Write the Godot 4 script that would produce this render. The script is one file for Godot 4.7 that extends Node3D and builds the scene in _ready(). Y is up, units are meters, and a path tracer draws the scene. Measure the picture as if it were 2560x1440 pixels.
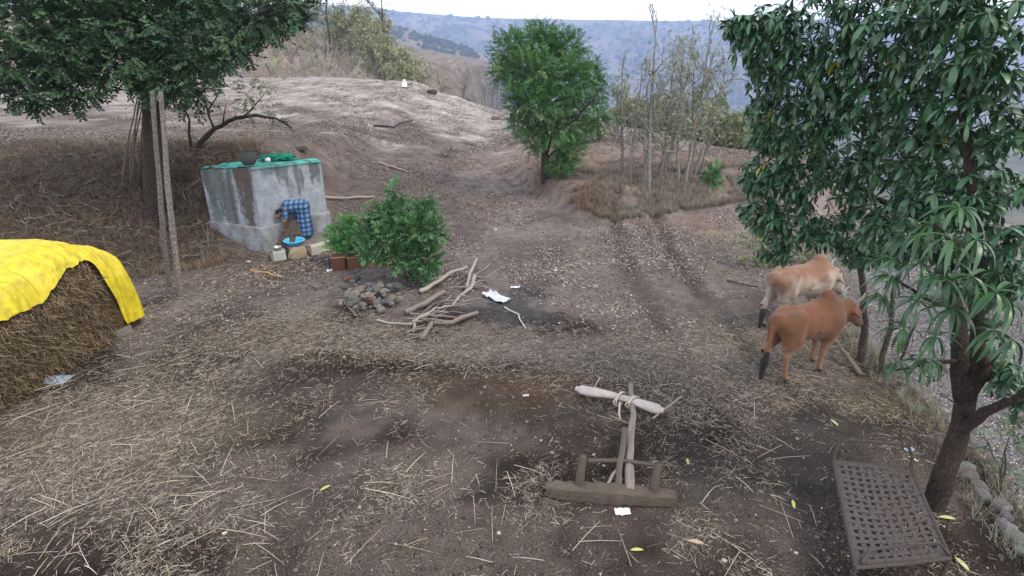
extends Node3D

const FPX := 1397.0
const CAM_H := 4.6
const PITCH := 22.5
var cp := cos(deg_to_rad(PITCH))
var sp := sin(deg_to_rad(PITCH))
var rng := RandomNumberGenerator.new()
var n_big := FastNoiseLite.new()
var n_mid := FastNoiseLite.new()
var n_fine := FastNoiseLite.new()
var used := {}
var M := {}

# ------------------------------------------------------------------ mesh tools
class MB:
	var v := PackedVector3Array()
	var c := PackedColorArray()
	var i := PackedInt32Array()
	var flat := false

	func pt(p: Vector3, col := Color.WHITE) -> int:
		v.append(p)
		c.append(col)
		return v.size() - 1

	func tri(a: int, b: int, d: int) -> void:
		i.append(a)
		i.append(b)
		i.append(d)

	func quad(a: int, b: int, d: int, e: int) -> void:
		tri(a, b, d)
		tri(a, d, e)

	func tube(pts: Array, radii: Array, sides := 8, col := Color.WHITE, capped := true, flatten := 1.0) -> void:
		var start := v.size()
		var n := pts.size()
		var dir0: Vector3 = (pts[1] - pts[0]).normalized()
		var side: Vector3 = dir0.cross(Vector3.UP if absf(dir0.y) < 0.9 else Vector3.RIGHT).normalized()
		for k in n:
			var dir: Vector3 = (pts[mini(k + 1, n - 1)] - pts[maxi(k - 1, 0)]).normalized()
			side = (side - dir * side.dot(dir)).normalized()
			var up: Vector3 = side.cross(dir)
			for s in sides:
				var a := TAU * s / sides
				var g := 0.82 + 0.36 * fposmod(sin(s * 12.9898 + start * 0.37) * 43758.5453, 1.0) + 0.1 * sin(k * 1.7 + s)
				pt(pts[k] + (side * cos(a) + up * sin(a) * flatten) * float(radii[k]), Color(col.r * g, col.g * g, col.b * g))
		for k in n - 1:
			for s in sides:
				var s2 := (s + 1) % sides
				quad(start + k * sides + s, start + k * sides + s2, start + (k + 1) * sides + s2, start + (k + 1) * sides + s)
		if capped:
			for e in [0, n - 1]:
				var m := pt(pts[e], col)
				for s in sides:
					var s2 := (s + 1) % sides
					if e == 0:
						tri(m, start + s2, start + s)
					else:
						tri(m, start + e * sides + s, start + e * sides + s2)

	# a box with chamfered edges
	func box(center: Vector3, basis: Basis, size: Vector3, ch := 0.008, col := Color.WHITE) -> void:
		var h := size * 0.5
		ch = minf(ch, minf(h.x, minf(h.y, h.z)) * 0.6)
		var s := v.size()
		for sx in [-1, 1]:
			for sy in [-1, 1]:
				for sz in [-1, 1]:
					var q := Vector3(sx, sy, sz)
					pt(center + basis * Vector3(q.x * h.x, q.y * (h.y - ch), q.z * (h.z - ch)), col)
					pt(center + basis * Vector3(q.x * (h.x - ch), q.y * h.y, q.z * (h.z - ch)), col)
					pt(center + basis * Vector3(q.x * (h.x - ch), q.y * (h.y - ch), q.z * h.z), col)
		var f := func(x, y, z, k): return s + ((x * 4 + y * 2 + z) * 3) + k
		for a in 2:
			quad(f.call(a, 0, 0, 0), f.call(a, 0, 1, 0), f.call(a, 1, 1, 0), f.call(a, 1, 0, 0))
			quad(f.call(0, a, 0, 1), f.call(1, a, 0, 1), f.call(1, a, 1, 1), f.call(0, a, 1, 1))
			quad(f.call(0, 0, a, 2), f.call(0, 1, a, 2), f.call(1, 1, a, 2), f.call(1, 0, a, 2))
			for b in 2:
				quad(f.call(a, b, 0, 0), f.call(a, b, 1, 0), f.call(a, b, 1, 1), f.call(a, b, 0, 1))
				quad(f.call(a, 0, b, 0), f.call(a, 1, b, 0), f.call(a, 1, b, 2), f.call(a, 0, b, 2))
				quad(f.call(0, a, b, 1), f.call(1, a, b, 1), f.call(1, a, b, 2), f.call(0, a, b, 2))
				for e in 2:
					tri(f.call(a, b, e, 0), f.call(a, b, e, 1), f.call(a, b, e, 2))

	func lathe(profile: Array, sides := 20, col := Color.WHITE, at := Vector3.ZERO) -> void:
		var s0 := v.size()
		for p in profile:
			for s in sides:
				var a := TAU * s / sides
				pt(at + Vector3(p.x * cos(a), p.y, p.x * sin(a)), col)
		for k in profile.size() - 1:
			for s in sides:
				var s2 := (s + 1) % sides
				quad(s0 + k * sides + s, s0 + k * sides + s2, s0 + (k + 1) * sides + s2, s0 + (k + 1) * sides + s)

	func grid(nx: int, ny: int, f: Callable) -> void:
		var s := v.size()
		for y in ny + 1:
			for x in nx + 1:
				var r = f.call(float(x) / nx, float(y) / ny)
				if r is Array:
					pt(r[0], r[1])
				else:
					pt(r)
		for y in ny:
			for x in nx:
				var a := s + y * (nx + 1) + x
				quad(a, a + 1, a + nx + 2, a + nx + 1)

	func mesh() -> ArrayMesh:
		if flat:
			var v2 := PackedVector3Array()
			var c2 := PackedColorArray()
			var i2 := PackedInt32Array()
			for k in i.size():
				v2.append(v[i[k]])
				c2.append(c[i[k]])
				i2.append(k)
			v = v2
			c = c2
			i = i2
		var nrm := PackedVector3Array()
		nrm.resize(v.size())
		for k in range(0, i.size(), 3):
			var a := v[i[k]]
			var g := (v[i[k + 2]] - a).cross(v[i[k + 1]] - a)
			nrm[i[k]] += g
			nrm[i[k + 1]] += g
			nrm[i[k + 2]] += g
		for k in nrm.size():
			nrm[k] = nrm[k].normalized() if nrm[k].length_squared() > 1e-20 else Vector3.UP
		var arr := []
		arr.resize(Mesh.ARRAY_MAX)
		arr[Mesh.ARRAY_VERTEX] = v
		arr[Mesh.ARRAY_NORMAL] = nrm
		arr[Mesh.ARRAY_COLOR] = c
		arr[Mesh.ARRAY_INDEX] = i
		var m := ArrayMesh.new()
		m.add_surface_from_arrays(Mesh.PRIMITIVE_TRIANGLES, arr)
		return m

# ------------------------------------------------------------------ naming
func numbered(called: String) -> String:
	if not used.has(called):
		used[called] = 0
		return called
	used[called] += 1
	return "%s_%03d" % [called, used[called]]

func meta(o: Node3D, label: String, category: String, group := "", kind := "") -> Node3D:
	if label:
		o.set_meta("label", label)
	if category:
		o.set_meta("category", category)
	if group:
		o.set_meta("group", group)
	if kind:
		o.set_meta("kind", kind)
	return o

func thing(called: String, label: String, category: String, at := Vector3.ZERO, group := "") -> Node3D:
	var o := Node3D.new()
	o.name = numbered(called)
	add_child(o, true)
	o.position = at
	meta(o, label, category, group)
	return o

# one mesh; world-space vertices are moved to the parent's own place
func part(called: String, mb: MB, m: Material, parent: Node3D, world := true) -> MeshInstance3D:
	var o := MeshInstance3D.new()
	o.name = called
	if world and parent != self:
		var off := Vector3.ZERO
		var q: Node = parent
		while q != self:
			off += q.position
			q = q.get_parent()
		for k in mb.v.size():
			mb.v[k] -= off
	o.mesh = mb.mesh()
	o.material_override = m
	parent.add_child(o, true)
	return o

func solo(called: String, mb: MB, m: Material, label: String, category: String, at := Vector3.ZERO, group := "") -> MeshInstance3D:
	var o := MeshInstance3D.new()
	o.name = numbered(called)
	for k in mb.v.size():
		mb.v[k] -= at
	o.mesh = mb.mesh()
	o.material_override = m
	add_child(o, true)
	o.position = at
	meta(o, label, category, group)
	return o

func multi(called: String, mesh: Mesh, m: Material, xf: Array, cols: PackedColorArray, parent: Node3D = null) -> MultiMeshInstance3D:
	var mm := MultiMesh.new()
	mm.transform_format = MultiMesh.TRANSFORM_3D
	mm.use_colors = true
	mm.mesh = mesh
	mm.instance_count = xf.size()
	for k in xf.size():
		mm.set_instance_transform(k, xf[k])
		mm.set_instance_color(k, cols[k])
	var o := MultiMeshInstance3D.new()
	o.name = called if parent else numbered(called)
	o.multimesh = mm
	o.material_override = m
	(parent if parent else self).add_child(o, true)
	o.set_meta("kind", "stuff")
	return o

# ------------------------------------------------------------------ materials
func noise_tex(freq: float, a: Color, b: Color, seed_ := 1, size := 512, oct := 5, kind := FastNoiseLite.TYPE_SIMPLEX_SMOOTH) -> NoiseTexture2D:
	var n := FastNoiseLite.new()
	n.noise_type = kind
	n.seed = seed_
	n.frequency = freq
	n.fractal_octaves = oct
	var t := NoiseTexture2D.new()
	t.width = size
	t.height = size
	t.seamless = true
	t.noise = n
	var g := Gradient.new()
	g.set_color(0, a)
	g.set_color(1, b)
	t.color_ramp = g
	return t

func mat(col: Color, rough := 0.9, tex: Texture2D = null, scale := Vector3.ONE, vcol := true) -> StandardMaterial3D:
	var m := StandardMaterial3D.new()
	m.albedo_color = col.linear_to_srgb()
	m.roughness = rough
	m.metallic_specular = 0.35
	m.vertex_color_use_as_albedo = vcol
	m.cull_mode = BaseMaterial3D.CULL_DISABLED
	if tex:
		m.albedo_texture = tex
		m.uv1_triplanar = true
		m.uv1_world_triplanar = true
		m.uv1_scale = scale
	return m

func bumped(m: StandardMaterial3D, freq: float, strength := 0.6, seed_ := 5) -> StandardMaterial3D:
	var t := noise_tex(freq, Color.BLACK, Color.WHITE, seed_, 512, 4)
	t.as_normal_map = true
	t.color_ramp = null
	t.bump_strength = 6.0
	m.normal_enabled = true
	m.normal_texture = t
	m.normal_scale = strength
	return m

func leaf_mat(rough := 0.5, back := 0.12, spec := 0.5) -> StandardMaterial3D:
	var m := mat(Color.WHITE, rough)
	m.metallic_specular = spec
	if back > 0.0:
		m.backlight_enabled = true
		m.backlight = Color(back * 0.7, back, back * 0.25).linear_to_srgb()
	return m

# ------------------------------------------------------------------ where things stand
func sm(a: float, b: float, x: float) -> float:
	var t := clampf((x - a) / (b - a), 0.0, 1.0)
	return t * t * (3.0 - 2.0 * t)

func lin(tab: Array, x: float) -> float:
	if x <= tab[0][0]:
		return tab[0][1]
	for k in tab.size() - 1:
		if x <= tab[k + 1][0]:
			return lerpf(tab[k][1], tab[k + 1][1], (x - tab[k][0]) / (tab[k + 1][0] - tab[k][0]))
	return tab[-1][1]

const CREST := [[-60.0, 70.0], [-18.0, 47.0], [-8.0, 44.0], [0.0, 42.0], [4.5, 33.0], [9.0, 24.0], [14.0, 19.0], [30.0, 14.0]]
const EDGE := [[2.0, 4.7], [4.0, 5.1], [6.0, 5.7], [9.0, 6.0], [12.0, 6.8], [16.0, 8.6], [20.0, 11.0], [26.0, 14.0]]
const BANK := [[-1.0, 23.0], [0.4, 20.3], [1.3, 17.6], [2.0, 16.5], [3.2, 16.2], [5.2, 17.0], [7.5, 18.2], [10.0, 19.0]]

func hgt(x: float, d: float) -> float:
	# ground height over the yard; d is the distance ahead (minus z)
	var w := lerpf(0.25, 1.0, 1.0 - sm(-8.0, 1.5, x))
	var r := clampf(d - 12.5, 0.0, 33.0)
	var h := 0.08 * w * r * sm(0.0, 4.0, r)
	if x < -5.0 and d > 9.0:
		var q := (-x - 7.0) * 0.35 + (d - 12.6) * 0.55
		h += 1.7 * sm(0.0, 2.8, q) * (1.0 - sm(-7.6, -5.4, x)) * (1.0 - 0.8 * sm(17.0, 28.0, d))
	if x > -1.5 and d > 15.0:
		var m := sm(0.0, 1.7, d - lin(BANK, x))
		h += m * (0.62 + 0.015 * (d - 17.0)) * sm(-1.5, 2.0, x)
	if d > 40.0 and x < -8.0:
		h += 5.0 * sm(48.0, 78.0, d) * sm(-9.0, -31.0, x) + 6.0 * sm(60.0, 130.0, d) * sm(-25.0, -70.0, x)
	if d > 13.0:
		var e := d - lin(CREST, x)
		if e > 0.0:
			h -= 0.33 * e * sm(0.0, 5.0, e) * (1.0 - 0.96 * sm(-6.0, -16.0, x))
	if x > 4.0:
		var t := x - lin(EDGE, d)
		if t > 0.0 and d < 30.0:
			h -= 2.5 * sm(0.0, 2.4, t) * (1.0 - sm(22.0, 30.0, d))
	return maxf(h, -70.0)

func relief(x: float, d: float) -> float:
	var far := sm(8.0, 40.0, d)
	var h := n_mid.get_noise_2d(x, d) * lerpf(0.035, 0.09, far)
	h += n_fine.get_noise_2d(x, d) * lerpf(0.016, 0.05, far)
	h += n_big.get_noise_2d(x * 2.0, d * 2.0) * lerpf(0.03, 0.14, sm(12.0, 60.0, d)) + n_big.get_noise_2d(x * 0.6, d * 0.6) * 2.0 * sm(50.0, 90.0, d)
	# tyre ruts along the lane
	if d > 6.0 and d < 18.0 and x > 0.5 and x < 6.5:
		var lane := lerpf(3.2, 3.9, (d - 7.0) / 10.0) + 0.25 * sin(d * 0.35)
		for s in [-0.62, 0.62]:
			var k: float = (x - lane - s) / 0.17
			h += 0.085 * (exp(-pow(absf(k) - 1.7, 2.0) * 2.0) * 0.5 - exp(-k * k)) * sm(6.0, 8.5, d)
	return h

func gy(x: float, d: float) -> float:
	return hgt(x, d) + relief(x, d)

func ray(u: float, v: float) -> Vector3:
	var a := (u - 1280.0) / FPX
	var b := (720.0 - v) / FPX
	return Vector3(a, b * cp - sp, -(b * sp + cp))

# the point on the pixel's line of sight that lies d metres ahead
func P(u: float, v: float, d: float) -> Vector3:
	var r := ray(u, v)
	return Vector3(0, CAM_H, 0) + r * (d / -r.z)

# where the pixel's line of sight meets the ground
func G(u: float, v: float) -> Vector3:
	var r := ray(u, v)
	r /= -r.z
	var d := 2.0
	var step := 0.25
	while d < 220.0:
		var y := CAM_H + r.y * d
		if y < gy(r.x * d, d):
			d -= step
			while step > 0.01:
				step *= 0.5
				if CAM_H + r.y * (d + step) > gy(r.x * (d + step), d + step):
					d += step
			break
		step = 0.06 + d * 0.012
		d += step
	return Vector3(r.x * d, gy(r.x * d, d), -d)

# a point over the ground, seen at that pixel, `up` metres above the ground it is nearest to
func Gup(u: float, v: float, up: float) -> Vector3:
	var g := G(u, v)
	for k in 4:
		var r := ray(u, v)
		var d := (g.y + up - CAM_H) / r.y * -r.z
		var x := r.x / -r.z * d
		g = Vector3(x, gy(x, d), -d)
	return g + Vector3(0, up, 0)

func on(x: float, d: float, up := 0.0) -> Vector3:
	return Vector3(x, gy(x, d) + up, -d)

func rr(a: float, b: float) -> float:
	return rng.randf_range(a, b)

func rvec() -> Vector3:
	return Vector3(rng.randfn(), rng.randfn(), rng.randfn()).normalized()

func vary(c: Color, k: float) -> Color:
	var s := 1.0 + rr(-k, k)
	return Color(c.r * s * (1.0 + rr(-k, k) * 0.3), c.g * s * (1.0 + rr(-k, k) * 0.2), c.b * s * (1.0 + rr(-k, k) * 0.3))

var zones := []

func _ready() -> void:
	rng.seed = 7
	for a in [[n_big, 0.06, 3], [n_mid, 0.55, 4], [n_fine, 3.2, 3]]:
		a[0].frequency = a[1]
		a[0].fractal_octaves = a[2]
		a[0].seed = 11
	camera_and_light()
	materials()
	ground()
	hills()
	water_tank()
	left_tree()
	mango_tree()
	centre_tree()
	far_trees()
	shrubs()
	haystack()
	cattle()
	washer()
	harrow()
	cot()
	firewood()
	stones()
	posts()
	small_things()
	litter()

func camera_and_light() -> void:
	var cam := Camera3D.new()
	cam.name = "camera"
	cam.fov = rad_to_deg(2.0 * atan(720.0 / FPX))
	cam.position = Vector3(0, CAM_H, 0)
	cam.rotation_degrees.x = -PITCH
	cam.far = 9000.0
	cam.near = 0.1
	add_child(cam)
	var env := Environment.new()
	env.background_mode = Environment.BG_SKY
	var sky := Sky.new()
	var s := ProceduralSkyMaterial.new()
	s.sky_top_color = Color(0.84, 0.90, 1.0)
	s.sky_horizon_color = Color(1.32, 1.31, 1.3)
	s.sky_curve = 0.25
	s.ground_bottom_color = Color(0.4, 0.37, 0.35)
	s.ground_horizon_color = Color(0.6, 0.6, 0.62)
	s.sky_energy_multiplier = 1.0
	sky.sky_material = s
	env.sky = sky
	env.background_energy_multiplier = 1.0
	env.tonemap_mode = Environment.TONE_MAPPER_LINEAR
	env.tonemap_exposure = 1.98
	env.sdfgi_enabled = true
	env.ssao_enabled = true
	env.ssil_enabled = true
	env.fog_enabled = true
	env.fog_density = 0.00052
	env.fog_light_color = Color(0.76, 0.84, 1.0)
	var we := WorldEnvironment.new()
	we.name = "environment"
	we.environment = env
	add_child(we)
	var sun := DirectionalLight3D.new()
	sun.name = "sun"
	sun.light_energy = 0.5
	sun.light_angular_distance = 25.0
	sun.light_color = Color(1.0, 0.96, 0.9)
	sun.shadow_enabled = true
	sun.rotation_degrees = Vector3(-55, 62, 0)
	add_child(sun)

func materials() -> void:
	var grain := noise_tex(0.045, Color(0.42, 0.41, 0.40), Color(1.0, 1.0, 1.0), 3, 1024, 6)
	M.ground = mat(Color(1.55, 1.55, 1.55), 1.0, grain, Vector3(0.9, 0.9, 0.9))
	bumped(M.ground, 0.05, 1.2, 8)
	M.ground.specular_mode = BaseMaterial3D.SPECULAR_DISABLED
	var hill := noise_tex(0.02, Color(0.55, 0.55, 0.55), Color(1, 1, 1), 4, 512, 5)
	M.hill = mat(Color(1.3, 1.3, 1.3), 1.0, hill, Vector3.ONE * 0.008)
	var blotch := noise_tex(0.02, Color(0.8, 0.8, 0.79), Color(1, 1, 1), 9, 512, 5)
	M.concrete = bumped(mat(Color(1.15, 1.15, 1.15), 0.85, blotch, Vector3.ONE * 0.8), 0.06, 0.5, 4)
	var grainy := noise_tex(0.03, Color(0.62, 0.6, 0.58), Color(1, 1, 1), 12, 512, 5)
	M.wood = bumped(mat(Color(1.2, 1.2, 1.2), 0.9, grainy, Vector3(3.0, 3.0, 3.0)), 0.03, 0.4, 6)
	var rough_bark := noise_tex(0.035, Color(0.30, 0.28, 0.26), Color(1, 1, 1), 13, 512, 5)
	M.bark = bumped(mat(Color(1.4, 1.4, 1.4), 0.95, rough_bark, Vector3(2.4, 0.6, 2.4)), 0.05, 2.0, 7)
	M.stone = bumped(mat(Color(1.2, 1.2, 1.2), 0.92, blotch, Vector3.ONE * 2.5), 0.05, 0.9, 14)
	M.straw = mat(Color.WHITE, 0.75)
	M.straw.metallic_specular = 0.25
	M.dull = mat(Color.WHITE, 0.95)
	M.dull.specular_mode = BaseMaterial3D.SPECULAR_DISABLED
	M.leaf = leaf_mat(0.55, 0.10, 0.4)
	M.mango = leaf_mat(0.36, 0.07, 0.5)
	for k in 4:
		var lm := leaf_mat(0.36, 0.07, 0.5)
		lm.albedo_color = [Color(0.032, 0.084, 0.034), Color(0.046, 0.11, 0.038), Color(0.056, 0.125, 0.042), Color(0.03, 0.07, 0.03)][k].linear_to_srgb()
		M["mleaf%d" % k] = lm
	M.hide = mat(Color(1.12, 1.12, 1.12), 0.75, noise_tex(0.03, Color(0.78, 0.76, 0.74), Color(1, 1, 1), 31, 512, 5), Vector3.ONE * 3.0)
	bumped(M.hide, 0.2, 0.55, 23)
	M.hide.rim_enabled = true
	M.hide.rim = 0.2
	M.cloth = bumped(mat(Color.WHITE, 0.9), 0.1, 0.3, 3)
	M.cloth.uv1_triplanar = true
	M.cloth.uv1_scale = Vector3.ONE * 6.0
	M.skin = mat(Color.WHITE, 0.6)
	M.tarp = bumped(mat(Color(1.08, 1.08, 1.08), 0.5, noise_tex(0.012, Color(0.80, 0.79, 0.78), Color(1, 1, 1), 27, 512, 5), Vector3.ONE * 0.9), 0.02, 0.5, 28)
	M.tarp.metallic_specular = 0.5
	M.plastic = mat(Color.WHITE, 0.35)
	M.bag = mat(Color(1, 1, 1), 0.3)
	M.strap = bumped(mat(Color.WHITE, 0.85), 0.12, 0.3, 19)
	M.strap.uv1_triplanar = true
	M.strap.uv1_scale = Vector3.ONE * 5.0
	M.fallen = blade_leaf(0.3, 0.15, 5)
	for k in 3:
		var s3 := mat([Color(0.5, 0.42, 0.32), Color(0.58, 0.5, 0.4), Color(0.42, 0.33, 0.23)][k], 0.75)
		M["straw%d" % k] = s3
	M.metal = mat(Color.WHITE, 0.4)
	M.metal.metallic = 0.8
	M.rust = bumped(mat(Color(1.15, 1.15, 1.15), 0.8, grainy, Vector3.ONE * 2.0), 0.06, 0.6, 15)

func blend(a: Color, b: Color, t: float) -> Color:
	return a.lerp(b, clampf(t, 0.0, 1.0))

# the soil's own colour: dung-dark yard, pale ploughed field, red lane, dry leaf-strewn slopes
func soil(x: float, d: float) -> Color:
	var n1 := n_mid.get_noise_2d(x * 0.8 + 40.0, d * 0.8)
	var n2 := n_fine.get_noise_2d(x * 0.9, d * 0.9 + 70.0)
	var n3 := n_big.get_noise_2d(x * 5.0, d * 5.0 - 30.0)
	var c := Color(0.042, 0.034, 0.029)
	c = blend(c, Color(0.110, 0.088, 0.076), 0.45 + n1 * 2.4 + n3 * 0.6)
	c = blend(c, Color(0.19, 0.162, 0.15), sm(8.0, 11.5, d + n1 * 3.0) * 0.85)
	# ground left of the lane, up to the field
	var slope := sm(14.0, 20.0, d + n1 * 4.0)
	c = blend(c, Color(0.165, 0.137, 0.123).lerp(Color(0.24, 0.20, 0.185), sm(-3.5, 0.5, x)), slope)
	var field := sm(25.0, 37.0, d + n3 * 9.0 + n1 * 4.0) * (1.0 - sm(1.0, 4.0, x))
	c = blend(c, Color(0.36, 0.318, 0.29), field)
	if d > 47.0:
		c = blend(c, Color(0.24, 0.205, 0.18), sm(47.0, 56.0, d + n1 * 4.0) * sm(-9.0, -14.0, x))
		c = blend(c, Color(0.16, 0.15, 0.11), sm(-8.0, 2.0, x) * sm(50.0, 60.0, d))
	# left bank: dark brown
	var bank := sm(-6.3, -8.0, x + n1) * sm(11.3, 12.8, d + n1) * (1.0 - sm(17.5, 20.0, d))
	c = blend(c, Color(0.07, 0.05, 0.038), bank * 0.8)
	# mound: straw-brown
	if x > -0.5 and d > 15.0:
		var m := sm(-0.3, 1.0, d - lin(BANK, x))
		c = blend(c, Color(0.20, 0.145, 0.115), m * (1.0 - sm(22.0, 27.0, d)) * 0.6 * sm(-0.5, 1.2, x + n1))
	# lower ground beyond the edge
	if x > 4.0:
		var low := sm(1.3, 2.6, x - lin(EDGE, d) + n1 * 0.6)
		if d < 26.0:
			c = blend(c, Color(0.20, 0.20, 0.215), low * (1.0 - sm(19.0, 25.0, d)))
	for z in zones:
		var dx: float = (x - z[0]) / z[2]
		var dz: float = (d - z[1]) / z[3]
		var q := dx * dx + dz * dz
		if q < 2.5:
			c = blend(c, z[4], z[5] * (1.0 - sm(0.35, 1.5, q + n1 * 1.1 + n2 * 0.4)))
	if d > 6.5 and d < 18.0 and x > 0.5 and x < 6.5:
		# packed damp soil in the wheel tracks
		var lane := lerpf(3.2, 3.9, (d - 7.0) / 10.0) + 0.25 * sin(d * 0.35)
		for s in [-0.62, 0.62]:
			var q: float = (x - lane - s) / 0.24
			c = blend(c, Color(0.06, 0.047, 0.041), exp(-q * q) * 0.75 * sm(6.5, 8.5, d) * clampf(0.7 + n1 * 2.0, 0.0, 1.0))
	var k := 1.0 + 0.36 * n2 + 0.26 * n1
	if d > 14.0:
		k += 0.5 * n_fine.get_noise_2d(x * 0.22, d * 0.9 + 15.0) * sm(14.0, 22.0, d)
	return Color(c.r * k, c.g * k, c.b * k)

func axis(pieces: Array) -> PackedFloat32Array:
	# pieces: [to, step] runs after a first value
	var out := PackedFloat32Array([pieces[0]])
	var at: float = pieces[0]
	for k in range(1, pieces.size()):
		var to: float = pieces[k][0]
		var s0: float = pieces[k][1]
		var s1: float = pieces[k][2]
		var from := at
		while at < to - 0.001:
			at = minf(at + lerpf(s0, s1, clampf((at - from) / (to - from), 0.0, 1.0)), to)
			out.append(at)
	return out

func ground() -> void:
	for z in [
		[1290, 770, 0.9, 0.9, Color(0.075, 0.075, 0.08), 0.9], [1480, 1050, 1.1, 0.8, Color(0.075, 0.062, 0.05), 0.8],
		[1250, 1230, 0.5, 0.35, Color(0.035, 0.033, 0.03), 0.85], [1180, 980, 2.2, 0.5, Color(0.13, 0.095, 0.07), 0.7],
		[850, 1010, 1.2, 0.6, Color(0.10, 0.09, 0.085), 0.7], [640, 1060, 0.9, 0.6, Color(0.07, 0.055, 0.045), 0.8],
		[1000, 1180, 0.9, 0.5, Color(0.20, 0.165, 0.14), 0.7], [900, 1230, 0.6, 0.3, Color(0.085, 0.075, 0.068), 0.7],
		[120, 1330, 0.8, 0.4, Color(0.075, 0.065, 0.055), 0.8], [2050, 1080, 1.0, 0.9, Color(0.085, 0.075, 0.068), 0.8],
		[1900, 1250, 1.3, 0.8, Color(0.095, 0.085, 0.076), 0.7], [1250, 420, 1.8, 5.0, Color(0.33, 0.255, 0.22), 0.8],
		[1200, 520, 1.2, 2.5, Color(0.20, 0.155, 0.14), 0.7], [1750, 555, 2.6, 0.9, Color(0.30, 0.215, 0.185), 0.85],
		[1690, 760, 1.5, 3.0, Color(0.22, 0.185, 0.165), 0.8], [780, 660, 1.2, 0.7, Color(0.10, 0.078, 0.065), 0.85],
		[300, 1060, 1.7, 0.9, Color(0.26, 0.215, 0.16), 0.55], [1400, 960, 1.0, 0.4, Color(0.16, 0.10, 0.065), 0.6], [1650, 900, 1.6, 0.6, Color(0.22, 0.185, 0.155), 0.6], [700, 840, 1.6, 0.6, Color(0.2, 0.16, 0.125), 0.5], [1330, 870, 3.0, 0.45, Color(0.24, 0.205, 0.175), 0.6],
		[1950, 870, 1.2, 0.9, Color(0.23, 0.19, 0.14), 0.6], [930, 470, 2.6, 2.4, Color(0.15, 0.118, 0.10), 0.6],
		[1450, 400, 1.3, 2.2, Color(0.33, 0.22, 0.17), 0.7], [1800, 590, 0.6, 0.5, Color(0.42, 0.33, 0.24), 0.7],
		[2200, 1010, 0.7, 0.35, Color(0.22, 0.19, 0.11), 0.5], [560, 690, 1.5, 1.0, Color(0.17, 0.13, 0.10), 0.6],
	]:
		var g := G(z[0], z[1])
		zones.append([g.x, -g.z, z[2], z[3], z[4] * 0.8, z[5] * 0.9])
	var xs := axis([-420.0, [-60.0, 24.0, 4.0], [-16.0, 3.0, 0.35], [-9.0, 0.3, 0.08], [7.0, 0.07, 0.07], [12.0, 0.08, 0.4], [60.0, 0.5, 5.0], [420.0, 6.0, 30.0]])
	var ds := axis([-30.0, [0.0, 6.0, 1.0], [3.0, 0.8, 0.1], [13.0, 0.065, 0.075], [24.0, 0.085, 0.2], [50.0, 0.22, 0.5], [110.0, 0.6, 4.0], [700.0, 6.0, 60.0]])
	var mb := MB.new()
	var nx := xs.size()
	for d in ds:
		for x in xs:
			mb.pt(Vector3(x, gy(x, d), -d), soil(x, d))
	for r in ds.size() - 1:
		for q in nx - 1:
			var a := r * nx + q
			mb.quad(a, a + nx, a + nx + 1, a + 1)
	var o := solo("ground", mb, M.ground, "", "")
	meta(o, "dusty brown farmyard ground rising to a pale field", "", "", "structure")

func ridge(u0: float, u1: float, prof: Array, d_top: float, d_foot: float, foot: float, cols: Array, nx: int, ny: int, called: String, label: String, sd: int) -> MeshInstance3D:
	var n := FastNoiseLite.new()
	n.seed = sd
	n.frequency = 0.0028
	n.fractal_octaves = 5
	var mb := MB.new()
	mb.grid(nx, ny, func(a: float, b: float):
		var u := lerpf(u0, u1, a)
		var top := P(u, lin(prof, u), d_top)
		var back := b > 0.82
		var t := minf(b / 0.82, 1.0)
		var d := lerpf(d_foot, d_top, t) if not back else d_top + (b - 0.82) * 2500.0
		var x := top.x * d / d_top
		var shape := pow(t, 1.15)
		var h := lerpf(foot, top.y, shape)
		var rough: float = n.get_noise_2d(x, d)
		h += rough * (top.y - foot) * 0.34 * sin(PI * clampf(t, 0.0, 1.0)) + n.get_noise_2d(x * 4.0, d * 4.0) * 5.0 * (0.15 if t > 0.98 else 1.0)
		if back:
			h = top.y - (b - 0.82) * 90.0
		var k: float = n.get_noise_2d(x * 1.7 + 900.0, d * 1.7)
		var c: Color = cols[0].lerp(cols[1], clampf(0.5 + k * 1.6, 0.0, 1.0))
		c = c.lerp(cols[2], clampf(n.get_noise_2d(x * 3.1, d * 6.0 + 500.0) * 2.2, 0.0, 1.0) * 0.7)
		return [Vector3(x, h, -d), c])
	var o := solo(called, mb, M.hill, "", "")
	meta(o, label, "", "", "structure")
	return o

func clump_mesh(sd: int) -> ArrayMesh:
	var mb := MB.new()
	var r := RandomNumberGenerator.new()
	r.seed = sd
	mb.flat = true
	mb.lathe([Vector2(0.15, 0), Vector2(0.5, 0.22), Vector2(0.46, 0.55), Vector2(0.22, 0.85), Vector2(0.02, 0.95)], 7)
	for k in mb.v.size():
		mb.v[k] *= r.randf_range(0.7, 1.3)
	return mb.mesh()

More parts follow.
